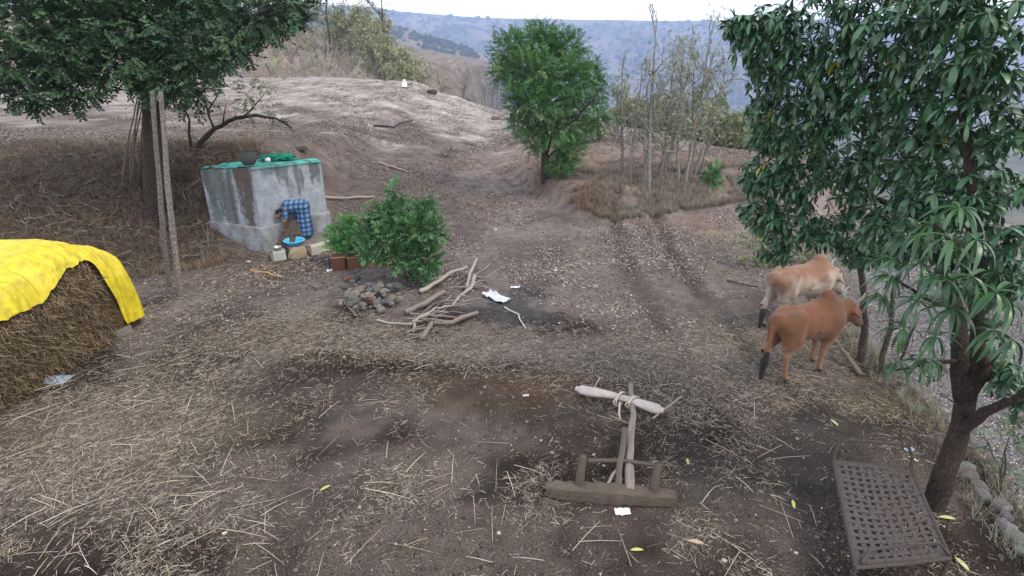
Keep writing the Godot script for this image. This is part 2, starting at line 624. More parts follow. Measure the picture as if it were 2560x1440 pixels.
func hills() -> void:
	var far := [[-2500, 60], [200, 30], [700, 10], [880, 13], [940, 19], [1000, 28], [1080, 34], [1180, 43], [1300, 46], [1380, 47], [1500, 49], [1640, 51], [1810, 52], [2000, 48], [2560, 40], [5000, 60]]
	ridge(-2500, 5000, far, 2300.0, 1050.0, -160.0, [Color(0.11, 0.11, 0.08), Color(0.26, 0.19, 0.145), Color(0.035, 0.055, 0.03)], 260, 60, "hills", "long hazy plateau across the valley", 21)
	var near := [[-2500, 30], [300, 10], [700, 20], [960, 48], [1050, 78], [1120, 100], [1180, 118], [1240, 160], [1300, 215], [1420, 270], [1600, 330], [2560, 400]]
	ridge(-2500, 2200, near, 900.0, 430.0, -95.0, [Color(0.16, 0.135, 0.10), Color(0.28, 0.20, 0.155), Color(0.06, 0.08, 0.04)], 200, 46, "hillside", "brown wooded spur of the valley side", 33)
	# woodland that reads as one mass on the far slopes
	var xf := []
	var cols := PackedColorArray()
	for spec in [[7000, 1080.0, 2250.0, far, -160.0, 2300.0, 1050.0, 17.0], [3600, 440.0, 880.0, near, -95.0, 900.0, 430.0, 8.0]]:
		var n := FastNoiseLite.new()
		n.seed = 21 if spec[1] > 1000.0 else 33
		n.frequency = 0.0028
		n.fractal_octaves = 5
		for k in spec[0]:
			var d := rr(spec[1], spec[2])
			var u := rr(500, 2300) if spec[1] > 1000.0 else rr(650, 1350)
			var top := P(u, lin(spec[3], u), spec[5])
			var x: float = top.x * d / spec[5]
			if n.get_noise_2d(x * 3.1 + 50.0, d * 5.0) < -0.12:
				continue
			var t: float = (d - spec[6]) / (spec[5] - spec[6])
			var h: float = lerpf(spec[4], top.y, pow(t, 1.15)) + n.get_noise_2d(x, d) * (top.y - spec[4]) * 0.34 * sin(PI * t) + n.get_noise_2d(x * 4.0, d * 4.0) * 5.0
			var s: float = spec[7] * rr(0.5, 1.25)
			xf.append(Transform3D(Basis(Vector3.UP, rr(0, TAU)).scaled(Vector3(s, s * rr(0.5, 0.8), s)), Vector3(x, h - 1.0, -d)))
			cols.append(vary(Color(0.03, 0.048, 0.024), 0.45))
	meta(multi("woodland", clump_mesh(3), M.dull, xf, cols), "scattered scrub woodland on the far valley slopes", "woodland")

# ------------------------------------------------------------------ leaves and branches
func blade_leaf(width: float, droop: float, segs: int, fold := 0.25) -> ArrayMesh:
	# a pointed leaf of length 1 along +x, folded along its midrib and drooping
	var mb := MB.new()
	for k in segs + 1:
		var t := float(k) / segs
		var w := width * 0.5 * pow(sin(PI * clampf(t * 0.94 + 0.04, 0.0, 1.0)), 0.8) if k < segs else 0.0
		if k == 0:
			w = 0.004
		var y := -droop * t * t
		var a := sin(t * 1.2) / 1.2 if droop > 0.2 else t
		mb.pt(Vector3(a, y + w * fold, w))
		mb.pt(Vector3(a, y, 0))
		mb.pt(Vector3(a, y + w * fold, -w))
	for k in segs:
		var q := k * 3
		mb.quad(q, q + 1, q + 4, q + 3)
		mb.quad(q + 1, q + 2, q + 5, q + 4)
	return mb.mesh()

func spray_mesh(sd: int, pairs: int, leaf: float, wid: float, droop := 0.25) -> ArrayMesh:
	# a twig of length 1 along +x with paired leaflets
	var r := RandomNumberGenerator.new()
	r.seed = sd
	var mb := MB.new()
	mb.tube([Vector3.ZERO, Vector3(0.5, 0.02, 0), Vector3(1, -droop * 0.5, 0)], [0.014, 0.01, 0.005], 3, Color(0.8, 0.7, 0.5), false)
	for k in pairs:
		var t := (k + 0.6) / pairs
		for s in [-1.0, 1.0]:
			var b := Vector3(t, 0.02 - droop * 0.5 * t * t, 0)
			var dir := Vector3(r.randf_range(0.3, 0.9), r.randf_range(-0.35, 0.35), s * r.randf_range(0.6, 1.0)).normalized() * leaf * r.randf_range(0.75, 1.2)
			var up := Vector3(r.randf_range(-0.4, 0.4), 1, r.randf_range(-0.4, 0.4)).normalized()
			var side := dir.cross(up).normalized() * leaf * wid
			var tone := r.randf_range(0.75, 1.25)
			var c := Color(tone, tone, tone)
			var p0 := mb.pt(b, c)
			var p1 := mb.pt(b + dir * 0.5 + side + up * leaf * 0.06, c)
			var p2 := mb.pt(b + dir - up * leaf * 0.12, c)
			var p3 := mb.pt(b + dir * 0.5 - side + up * leaf * 0.06, c)
			mb.tri(p0, p1, p2)
			mb.tri(p0, p2, p3)
	return mb.mesh()

func facing(dir: Vector3, size: float, roll := 0.0) -> Basis:
	# a basis whose x runs along dir
	var x := dir.normalized()
	var z := x.cross(Vector3.UP if absf(x.y) < 0.95 else Vector3.RIGHT).normalized()
	var y := z.cross(x)
	return Basis(x, y, z).rotated(x, roll).scaled(Vector3.ONE * size)

# leaves through the volume of a set of lobes: [centre, radii, count]
func leaf_cloud(parent: Node3D, called: String, lobes: Array, mesh: Mesh, m: Material, size: Vector2, col: Color, col2: Color, lift := 0.1, shell := 0.45) -> void:
	var xf := []
	var cols := PackedColorArray()
	for l in lobes:
		for k in int(l[2]):
			var dir := rvec()
			var rad := pow(rng.randf(), shell) * rr(0.82, 1.12)
			var p: Vector3 = l[0] + dir * l[1] * rad - parent.position
			var out: Vector3 = (dir + rvec() * 0.8 + Vector3(0, lift, 0)).normalized()
			xf.append(Transform3D(facing(out, rr(size.x, size.y), rr(-0.7, 0.7)), p))
			cols.append(vary(col.lerp(col2, rng.randf()), 0.22))
	multi(called, mesh, m, xf, cols, parent)

func lobes_at(list: Array, d: float, per: float, thick := 1.0) -> Array:
	# [u, v, half width px, half height px, distance offset]
	var out := []
	for a in list:
		var dd: float = d + (a[4] if a.size() > 4 else 0.0)
		var c := P(a[0], a[1], dd)
		var s := dd / FPX
		var r := Vector3(a[2] * s, a[3] * s, (a[2] + a[3]) * 0.5 * s * thick)
		out.append([c, r, per * (r.x * r.y * 4.0 + r.x * r.z * 2.0) * (a[5] if a.size() > 5 else 1.0)])
	return out

func limb(mb: MB, pts: Array, r0: float, r1: float, sides := 7, wob := 0.03) -> void:
	var path := []
	var rad := []
	for k in pts.size() - 1:
		for s in 3:
			var t := s / 3.0
			var p: Vector3 = pts[k].lerp(pts[k + 1], t)
			if s > 0:
				p += rvec() * wob * pts[k].distance_to(pts[k + 1])
			path.append(p)
	path.append(pts[-1])
	for k in path.size():
		rad.append(lerpf(r0, r1, pow(float(k) / (path.size() - 1), 0.8)) * rr(0.92, 1.08))
	mb.tube(path, rad, sides)

func fork(mb: MB, p: Vector3, dir: Vector3, length: float, r: float, depth: int, tips: Array, spread := 0.55, up := 0.25) -> void:
	var q := p + dir * length
	limb(mb, [p, q], r, r * 0.62, 5 if depth < 2 else 6, 0.05)
	if depth == 0:
		tips.append(q)
		return
	tips.append(p.lerp(q, 0.7))
	for k in 2 + (rng.randi() % 2):
		var nd := (dir + rvec() * spread + Vector3(0, up, 0)).normalized()
		fork(mb, p.lerp(q, rr(0.6, 1.0)), nd, length * rr(0.6, 0.85), r * rr(0.5, 0.65), depth - 1, tips, spread, up)

func tint(mb: MB, c: Color) -> MB:
	for k in mb.c.size():
		mb.c[k] = mb.c[k] * c
	return mb

# ------------------------------------------------------------------ trees
func centre_tree() -> void:
	var base := G(1365, 446)
	var d := -base.z
	var t := thing("tree", "full round green tree standing alone on the grassy mound", "tree", base)
	var trunk := MB.new()
	limb(trunk, [base + Vector3(0, -0.2, 0), P(1362, 400, d), P(1368, 350, d), P(1360, 280, d), P(1350, 180, d)], 0.16, 0.05, 9)
	limb(trunk, [P(1366, 370, d), P(1400, 300, d + 0.4), P(1440, 220, d + 0.5)], 0.09, 0.03)
	limb(trunk, [P(1366, 345, d), P(1320, 270, d - 0.4), P(1280, 180, d - 0.4)], 0.09, 0.03)
	limb(trunk, [P(1362, 400, d), P(1400, 370, d - 0.5), P(1440, 370, d - 0.6)], 0.06, 0.02)
	limb(trunk, [P(1364, 300, d), P(1380, 200, d + 0.6), P(1390, 100, d + 0.4)], 0.07, 0.02)
	limb(trunk, [P(1385, 330, d), P(1440, 300, d - 0.4), P(1500, 220, d - 0.3)], 0.05, 0.02)
	part("trunk", tint(trunk, Color(0.09, 0.07, 0.055)), M.bark, t)
	var L := [[1345, 105, 62, 42, 0.3], [1278, 125, 52, 38, -0.3], [1415, 125, 52, 42, 0.4], [1262, 180, 36, 30, 0], [1330, 185, 72, 45, -0.8], [1425, 200, 62, 48, -0.6], [1478, 195, 34, 40, 0.5], [1500, 235, 18, 22, 0.3], [1300, 250, 45, 40, 0.5], [1370, 255, 60, 45, -0.9], [1440, 270, 45, 40, 0], [1305, 310, 32, 30, -0.2], [1385, 330, 55, 36, -0.6], [1330, 350, 30, 28, 0.2], [1425, 370, 36, 40, -0.4], [1400, 410, 40, 26, -0.3], [1455, 330, 26, 30, 0.5]]
	leaf_cloud(t, "crown", lobes_at(L, d, 135.0), spray_mesh(4, 6, 0.34, 0.17), M.leaf, Vector2(0.18, 0.36), Color(0.055, 0.15, 0.045), Color(0.115, 0.235, 0.065), 0.15, 0.6)
	# the young tree just behind it
	var b2 := G(1495, 350)
	var t2 := thing("tree", "small green sapling behind the full round tree", "tree", b2)
	var tr := MB.new()
	limb(tr, [b2 + Vector3(0, -0.2, 0), P(1492, 320, -b2.z), P(1495, 270, -b2.z)], 0.07, 0.03)
	part("trunk", tint(tr, Color(0.09, 0.07, 0.055)), M.bark, t2)
	leaf_cloud(t2, "crown", lobes_at([[1492, 292, 24, 22, 0], [1478, 312, 18, 14, -0.3], [1506, 310, 16, 16, 0.3]], -b2.z, 60.0), spray_mesh(5, 6, 0.34, 0.2), M.leaf, Vector2(0.3, 0.5), Color(0.05, 0.13, 0.035), Color(0.08, 0.17, 0.045))

func open_tree(base: Vector3, height: float, label: String, col: Color, bark: Color, n_stem: int, leaves: int, leafsize: Vector2, spread := 0.4, group := "", bare_top := 0.0, droop := 0.3) -> Node3D:
	var t := thing("tree", label, "tree", base, group)
	var mb := MB.new()
	var tips := []
	for s in n_stem:
		var lean := Vector3(rr(-0.12, 0.12), 1, rr(-0.12, 0.12)).normalized()
		var foot := base + Vector3(rr(-0.12, 0.12) * n_stem, -0.3, rr(-0.12, 0.12) * n_stem)
		var h: float = height * (1.0 if s == 0 else rr(0.55, 0.9))
		var r: float = height * 0.012 * (1.0 if s == 0 else 0.7)
		var top := foot + lean * h * 0.66
		var mid := foot.lerp(top, 0.5) + Vector3(rr(-0.1, 0.1), 0, rr(-0.1, 0.1))
		limb(mb, [foot, mid, top], r, r * 0.45, 6, 0.02)
		for k in 7:
			var p := foot.lerp(mid, rr(0.55, 1.0)) if k < 2 else mid.lerp(top, rr(0.0, 1.0))
			var a := rr(0, TAU)
			var dir := Vector3(cos(a) * 0.8, rr(0.5, 1.3), sin(a) * 0.8).normalized()
			fork(mb, p, dir, height * spread * rr(0.2, 0.36), r * 0.34, 2, tips, 0.6, 0.3)
		fork(mb, top, lean, h * 0.13, r * 0.4, 2, tips, 0.5, 0.4)
	part("trunk", tint(mb, bark), M.bark, t)
	if leaves > 0:
		var xf := []
		var cols := PackedColorArray()
		for k in leaves:
			var p: Vector3 = tips[rng.randi() % tips.size()]
			if bare_top > 0.0 and p.y > base.y + height * (1.0 - bare_top) and rng.randf() < 0.85:
				continue
			p += rvec() * height * 0.08 * rng.randf()
			xf.append(Transform3D(facing((rvec() + Vector3(0, -droop, 0)).normalized(), rr(leafsize.x, leafsize.y), rr(-1, 1)), p - base))
			cols.append(vary(col, 0.3))
		multi("crown", M.spray, M.leaf, xf, cols, t)
	return t

func far_trees() -> void:
	M.spray = spray_mesh(8, 5, 0.36, 0.22)
	# the two tall half-bare trees on the mound
	var pale := Color(0.44, 0.41, 0.38)
	open_tree(G(1596, 458), 6.1, "tall grey tree with pale bare upward branches on the mound", Color(0.23, 0.25, 0.16), pale, 3, 420, Vector2(0.08, 0.17), 0.34, "", 0.32)
	open_tree(G(1618, 462), 4.2, "slim grey stem beside the tall bare-topped tree", Color(0.23, 0.25, 0.16), pale, 1, 260, Vector2(0.08, 0.17), 0.3, "", 0.1)
	open_tree(G(1692, 452), 5.9, "slender grey tree with sparse leaves right of the bare-topped tree", Color(0.24, 0.27, 0.17), pale, 2, 700, Vector2(0.08, 0.18), 0.34, "", 0.15)
	open_tree(G(1712, 440), 5.2, "thin leafy grey tree crowding the slender sparse tree", Color(0.24, 0.27, 0.16), pale, 2, 600, Vector2(0.08, 0.18), 0.36, "", 0.1)
	for a in [[1572, 436, 4.6, "pale twiggy tree left of the tall bare-topped tree"], [1652, 446, 5.0, "pale twiggy tree between the bare-topped and slender trees"], [1742, 440, 4.8, "pale twiggy tree at the right end of the bare stand"], [1668, 420, 5.4, "pale thin tree behind the slender sparse tree"]]:
		open_tree(G(a[0], a[1]), a[2], a[3], Color(0.26, 0.28, 0.19), pale, 2, 380, Vector2(0.08, 0.17), 0.34, "", 0.1)
	# olive scrub trees beyond the mound, where the ground drops to the valley
	for a in [[1545, 385, 36.0, 4.6], [1575, 395, 34.0, 3.6], [1640, 395, 33.0, 4.4], [1665, 400, 38.0, 5.2], [1735, 415, 30.0, 4.6], [1760, 405, 36.0, 5.6], [1795, 425, 29.0, 4.2], [1830, 430, 32.0, 4.8], [1855, 440, 27.0, 3.6], [1880, 450, 34.0, 6.0], [1950, 460, 30.0, 5.5]]:
		var p := P(a[0], a[1], a[2])
		p.y = gy(p.x, a[2])
		var over := P(a[0], a[1] - 175.0, a[2]).y - p.y
		open_tree(p, maxf(a[3], over), "olive scrub tree on the slope beyond the mound", Color(0.19, 0.21, 0.10), Color(0.26, 0.24, 0.21), 3, 1900, Vector2(0.16, 0.32), 0.6, "olive scrub trees beyond the mound")
	# trees on the spur behind the pale field
	for a in [[700, 160, 74.0, 5.0], [745, 120, 80.0, 6.0], [790, 130, 78.0, 6.5], [845, 150, 70.0, 6.0], [875, 155, 68.0, 6.5], [910, 165, 66.0, 7.0], [940, 175, 64.0, 6.0], [965, 185, 62.0, 5.6], [1000, 195, 60.0, 5.4], [1030, 200, 66.0, 6.6], [905, 110, 84.0, 7.0], [960, 130, 80.0, 6.5]]:
		var p := P(a[0], a[1], a[2])
		p.y = gy(p.x, a[2])
		open_tree(p, a[3], "yellow-green scrub tree on the spur behind the field", Color(0.29, 0.30, 0.17), Color(0.26, 0.24, 0.21), 3, 1000, Vector2(0.22, 0.46), 0.62, "yellow-green scrub trees on the spur")
	for a in [[830, 160, 66.0, 11.5], [955, 150, 72.0, 11.0]]:
		var p := P(a[0], a[1], a[2])
		p.y = gy(p.x, a[2])
		open_tree(p, a[3], "tall nearly leafless tree rising above the spur scrub", Color(0.12, 0.12, 0.08), Color(0.13, 0.11, 0.1), 1, 200, Vector2(0.25, 0.45), 0.42, "tall nearly leafless trees on the spur")
	# hazy bare trees in the dip past the field's edge
	for a in [[1110, 235, 70.0, 6.0], [1150, 240, 80.0, 7.0], [1172, 240, 74.0, 8.0], [1205, 245, 84.0, 7.5], [1218, 245, 70.0, 6.5], [1250, 250, 78.0, 6.5], [1540, 300, 60.0, 6.0], [1070, 225, 66.0, 5.0]]:
		var p := P(a[0], a[1], a[2])
		var foot := gy(p.x, a[2])
		p.y = foot
		open_tree(p, maxf(a[3], P(a[0], a[1] - 60.0, a[2]).y - foot), "hazy thin tree in the dip past the field edge", Color(0.17, 0.175, 0.11), Color(0.22, 0.2, 0.19), 2, 300, Vector2(0.25, 0.45), 0.34, "hazy thin trees past the field edge")

func left_tree() -> void:
	var base := G(385, 548)
	var d := -base.z
	var t := thing("tree", "big dark-leaved tree shading the brushwood bank left of the tank", "tree", base)
	var mb := MB.new()
	limb(mb, [base + Vector3(0, -0.4, 0), P(384, 450, d), P(380, 330, d), P(372, 220, d), P(380, 90, d)], 0.24, 0.13, 11, 0.02)
	limb(mb, [P(380, 330, d), P(440, 190, d - 0.5), P(560, 80, d - 1.0), P(680, 20, d - 1.4)], 0.12, 0.04)
	limb(mb, [P(372, 240, d), P(250, 130, d - 0.6), P(110, 60, d - 1.2)], 0.12, 0.04)
	limb(mb, [P(376, 160, d), P(460, 40, d + 0.6), P(520, -60, d + 0.8)], 0.1, 0.04)
	limb(mb, [P(376, 160, d), P(320, 20, d + 0.6), P(260, -120, d + 0.8)], 0.1, 0.04)
	limb(mb, [P(420, 235, d - 0.3), P(470, 210, d - 0.8), P(520, 205, d - 1.3)], 0.05, 0.015)
	part("trunk", tint(mb, Color(0.085, 0.065, 0.052)), M.bark, t)
	var L := [[725, 15, 45, 40, -1.2], [640, 50, 55, 50, -1.4], [560, 60, 70, 60, -1.0], [570, 120, 50, 35, -1.6], [510, 155, 50, 36, -1.4], [460, 120, 70, 60, -0.6], [450, 205, 55, 30, -1.0], [400, 230, 45, 22, -0.6], [390, 60, 90, 80, 0], [310, 150, 80, 60, -0.8], [240, 60, 90, 80, -0.4], [160, 130, 80, 70, -1.0], [90, 60, 80, 80, -0.8], [40, 150, 70, 70, -1.2], [500, -20, 120, 60, 0.4], [300, -40, 140, 70, 0.4], [100, -40, 120, 70, 0], [200, 215, 70, 40, -0.9], [80, 235, 70, 40, -1.3], [670, 0, 60, 40, 0], [480, 245, 28, 22, -1.0]]
	leaf_cloud(t, "crown", lobes_at(L, d, 70.0), spray_mesh(9, 6, 0.34, 0.26), M.leaf, Vector2(0.22, 0.42), Color(0.030, 0.062, 0.028), Color(0.045, 0.095, 0.036), -0.15, 0.5)
	# the small leaning tree with bare lower limbs
	var b2 := G(478, 394)
	var e := -b2.z
	var t2 := thing("tree", "small leaning tree with dark crooked limbs behind the tank", "tree", b2)
	var m2 := MB.new()
	limb(m2, [b2 + Vector3(0, -0.2, 0), P(500, 358, e), P(535, 322, e), P(590, 295, e), P(640, 288, e), P(690, 296, e + 0.2), P(730, 320, e + 0.3)], 0.095, 0.022, 7, 0.02)
	limb(m2, [P(480, 385, e), P(472, 330, e), P(474, 300, e), P(455, 258, e - 0.2)], 0.05, 0.02, 6)
	limb(m2, [P(535, 322, e), P(522, 290, e), P(512, 250, e - 0.2), P(495, 230, e - 0.2)], 0.04, 0.012, 5)
	limb(m2, [P(520, 275, e), P(538, 250, e), P(550, 222, e)], 0.03, 0.01, 5)
	limb(m2, [P(555, 312, e), P(560, 285, e), P(565, 262, e)], 0.025, 0.01, 5)
	limb(m2, [P(610, 290, e), P(640, 260, e), P(660, 235, e)], 0.03, 0.01, 5)
	limb(m2, [P(690, 296, e + 0.2), P(715, 305, e), P(750, 345, e)], 0.02, 0.006, 5)
	part("trunk", tint(m2, Color(0.075, 0.06, 0.052)), M.bark, t2)
	leaf_cloud(t2, "crown", lobes_at([[630, 240, 36, 24, 0], [660, 275, 32, 22, 0.3], [610, 275, 26, 14, -0.3], [650, 215, 26, 16, 0.2], [560, 215, 30, 18, 0], [690, 305, 20, 12, 0.1], [500, 215, 36, 20, 0]], e, 26.0), spray_mesh(10, 5, 0.34, 0.22), M.leaf, Vector2(0.18, 0.34), Color(0.06, 0.10, 0.035), Color(0.13, 0.17, 0.07))

func mango_tree() -> void:
	var base := G(2332, 1268)
	var t := thing("mango_tree", "large mango tree with long drooping leaves beside the woven cot", "tree", base)
	var mb := MB.new()
	var bark := Color(0.068, 0.05, 0.04)
	limb(mb, [base + Vector3(0, -0.3, 0), P(2362, 1180, 4.85), P(2395, 1090, 5.0), P(2415, 990, 5.15)], 0.125, 0.095, 12, 0.015)
	limb(mb, [P(2412, 1000, 5.13), P(2400, 900, 5.3), P(2395, 780, 5.6), P(2330, 560, 6.2), P(2230, 330, 6.6), P(2120, 120, 7.0)], 0.11, 0.03, 9, 0.02)
	limb(mb, [P(2415, 995, 5.15), P(2450, 940, 5.1), P(2445, 820, 4.9), P(2440, 620, 4.8), P(2420, 380, 5.0), P(2400, 120, 5.4)], 0.09, 0.03, 9, 0.02)
	limb(mb, [P(2400, 1080, 5.0), P(2460, 1030, 4.8), P(2540, 1000, 4.6), P(2620, 930, 4.4)], 0.07, 0.03, 8)
	limb(mb, [P(2330, 560, 6.2), P(2150, 480, 6.8), P(1980, 400, 7.4), P(1900, 330, 7.6)], 0.05, 0.015, 7)
	limb(mb, [P(2230, 330, 6.6), P(2050, 220, 7.0), P(1900, 120, 7.3), P(1840, 60, 7.4)], 0.045, 0.012, 7)
	limb(mb, [P(2395, 780, 5.6), P(2300, 740, 5.4), P(2230, 690, 5.2)], 0.03, 0.01, 6)
	limb(mb, [P(2400, 900, 5.3), P(2330, 905, 5.2), P(2240, 925, 5.2)], 0.03, 0.01, 6)
	limb(mb, [P(2440, 620, 4.8), P(2380, 600, 4.4), P(2340, 560, 4.2)], 0.03, 0.01, 6)
	limb(mb, [P(2440, 960, 5.1), P(2500, 880, 4.7), P(2510, 840, 4.5)], 0.025, 0.01, 6)
	limb(mb, [P(2405, 1010, 5.1), P(2375, 1000, 5.0), P(2350, 985, 4.95)], 0.012, 0.004, 5)
	limb(mb, [P(2412, 1020, 5.05), P(2402, 1050, 4.95), P(2395, 1035, 4.9)], 0.01, 0.004, 5)
	part("trunk", tint(mb, bark), M.bark, t)
	var leaf := blade_leaf(0.24, 0.35, 6)
	var leaf2 := blade_leaf(0.155, 0.9, 7)
	var dark := Color(0.030, 0.075, 0.034)
	var mid := Color(0.062, 0.14, 0.06)
	# the crown: rosettes of leaves through the volume of the lobes
	var L := [[1850, 60, 22, 20, 7.4], [1890, 110, 42, 36, 7.3], [1930, 60, 60, 50, 7.2], [1915, 180, 40, 40, 7.3], [1985, 160, 70, 60, 7.0], [1930, 260, 50, 50, 7.4], [2020, 270, 80, 70, 7.0], [1915, 340, 36, 44, 7.5], [1985, 370, 70, 60, 7.2], [1895, 440, 40, 40, 7.4], [1960, 460, 70, 60, 7.2], [1900, 530, 40, 46, 7.3], [1980, 560, 70, 56, 7.1], [1940, 620, 40, 30, 7.3], [2090, 470, 90, 80, 6.8], [2080, 580, 80, 50, 6.9], [2120, 350, 90, 80, 6.6], [2110, 190, 90, 90, 6.6], [2060, 60, 100, 70, 6.8], [2210, 120, 110, 100, 6.2], [2220, 280, 110, 90, 6.1], [2220, 430, 100, 80, 6.2], [2200, 560, 70, 50, 6.2], [2340, 60, 120, 90, 5.6], [2350, 220, 120, 100, 5.6], [2340, 380, 110, 90, 5.6], [2470, 100, 110, 110, 5.0], [2480, 300, 110, 110, 5.0], [2470, 480, 100, 90, 5.0], [2330, 520, 80, 60, 5.2], [2560, 620, 90, 100, 4.6], [2260, 600, 60, 50, 5.6], [2400, 640, 70, 70, 5.3], [2500, 700, 60, 90, 5.0], [2150, 630, 50, 34, 6.6], [2530, 960, 50, 60, 4.9], [2480, 900, 40, 40, 5.2], [2200, -40, 200, 60, 6.6], [2450, -40, 160, 70, 5.6]]
	var xf := []
	var cols := PackedColorArray()
	for a in L:
		var c := P(a[0], a[1], a[4])
		var s: float = a[4] * 1.06 / FPX
		var r := Vector3(a[2] * s, a[3] * s, maxf(0.4, (a[2] + a[3]) * 0.55 * s))
		for k in int(30 + 235 * r.x * r.y):
			var dir := rvec()
			var p := c + dir * r * pow(rng.randf(), 0.4) * rr(0.85, 1.08)
			var n := 6 + rng.randi() % 5
			var axis_ := (dir + Vector3(0, 0.5, 0) + rvec() * 0.5).normalized()
			var tone := dark.lerp(mid, rng.randf())
			if rng.randf() < 0.008:
				tone = Color(0.26, 0.24, 0.03)
			for q in n:
				var yaw := TAU * q / n + rr(-0.3, 0.3)
				var side := axis_.cross(Vector3(0.3, 0.2, 0.9)).normalized().rotated(axis_, yaw)
				var out := (side + axis_ * rr(-0.1, 0.5) + Vector3(0, -0.35, 0)).normalized()
				xf.append(Transform3D(facing(out, rr(0.09, 0.22), rr(-0.5, 0.5)).scaled_local(Vector3(1, rr(0.3, 1.6), rr(0.75, 1.25))), p - base))
				cols.append(vary(tone, 0.25))
	multi("crown", leaf, M.mango, xf, cols, t)
	# the nearest rosettes, leaf by leaf
	var ros := [[2385, 770, 4.5, 0.30], [2375, 700, 4.6, 0.27], [2300, 660, 4.7, 0.25], [2235, 650, 4.9, 0.24], [2380, 600, 4.2, 0.27], [2330, 560, 4.5, 0.25], [2225, 690, 4.9, 0.24], [2290, 750, 4.6, 0.27], [2345, 690, 4.3, 0.26], [2260, 820, 5.0, 0.24], [2300, 900, 5.0, 0.25], [2245, 910, 5.1, 0.22], [2330, 900, 4.9, 0.24], [2485, 825, 4.3, 0.27], [2530, 850, 4.2, 0.25], [2440, 600, 4.1, 0.25], [2300, 590, 4.8, 0.24], [2200, 740, 5.2, 0.22], [2430, 690, 4.3, 0.26], [2340, 840, 4.8, 0.24], [2260, 600, 5.0, 0.24], [2490, 730, 4.2, 0.25], [2400, 520, 4.4, 0.26], [2520, 760, 4.3, 0.25]]
	var made := 0
	for a in ros:
		var c := P(a[0], a[1], a[2])
		var axis_ := (Vector3(rr(-0.5, 0.3), 0.8, rr(0.0, 0.6))).normalized()
		var n := 12
		for q in n:
			if made >= 298:
				break
			made += 1
			var yaw := TAU * q / n + rr(-0.25, 0.25)
			var side := axis_.cross(Vector3(0.3, 0.2, 0.9)).normalized().rotated(axis_, yaw)
			var out := (side + axis_ * rr(-0.2, 0.5)).normalized()
			var o := MeshInstance3D.new()
			o.name = "leaf"
			o.mesh = leaf2
			o.material_override = M["mleaf%d" % (rng.randi() % 4)]
			o.transform = Transform3D(facing(out, a[3] * rr(0.8, 1.1), rr(-0.3, 0.3)), c - base)
			t.add_child(o, true)
	# stems growing at the edge of the bank behind the cattle
	for a in [[2165, 905, [[2162, 830], [2160, 740], [2150, 640]], 0.07, "upright grey trunk at the bank edge beside the brown bullock"], [2205, 930, [[2215, 860], [2230, 800], [2238, 700]], 0.05, "forked slim trunk leaning out over the bank edge"], [2245, 935, [[2265, 870], [2290, 800], [2300, 700]], 0.045, "thin dark trunk between the forked trunk and the mango tree"]]:
		var b := G(a[0], a[1])
		var o := MB.new()
		var pts := [b + Vector3(0, -0.25, 0)]
		var dd := -b.z
		for q in a[2]:
			pts.append(P(q[0], q[1], dd))
			dd -= 0.1
		pts.append(pts[-1] + Vector3(rr(-0.2, 0.2), 0.7, 0.1))
		limb(o, pts, a[3], a[3] * 0.5, 8, 0.025)
		var tt := thing("tree", a[4], "tree", b)
		part("trunk", tint(o, Color(0.14, 0.115, 0.10)), M.bark, tt)
		var x2 := []
		var c2 := PackedColorArray()
		for k in 70:
			var p: Vector3 = pts[-1] + rvec() * rr(0.1, 0.45)
			x2.append(Transform3D(facing((rvec() + Vector3(0, -0.4, 0)).normalized(), rr(0.13, 0.22)), p - b))
			c2.append(vary(mid, 0.3))
		multi("crown", leaf, M.mango, x2, c2, tt)

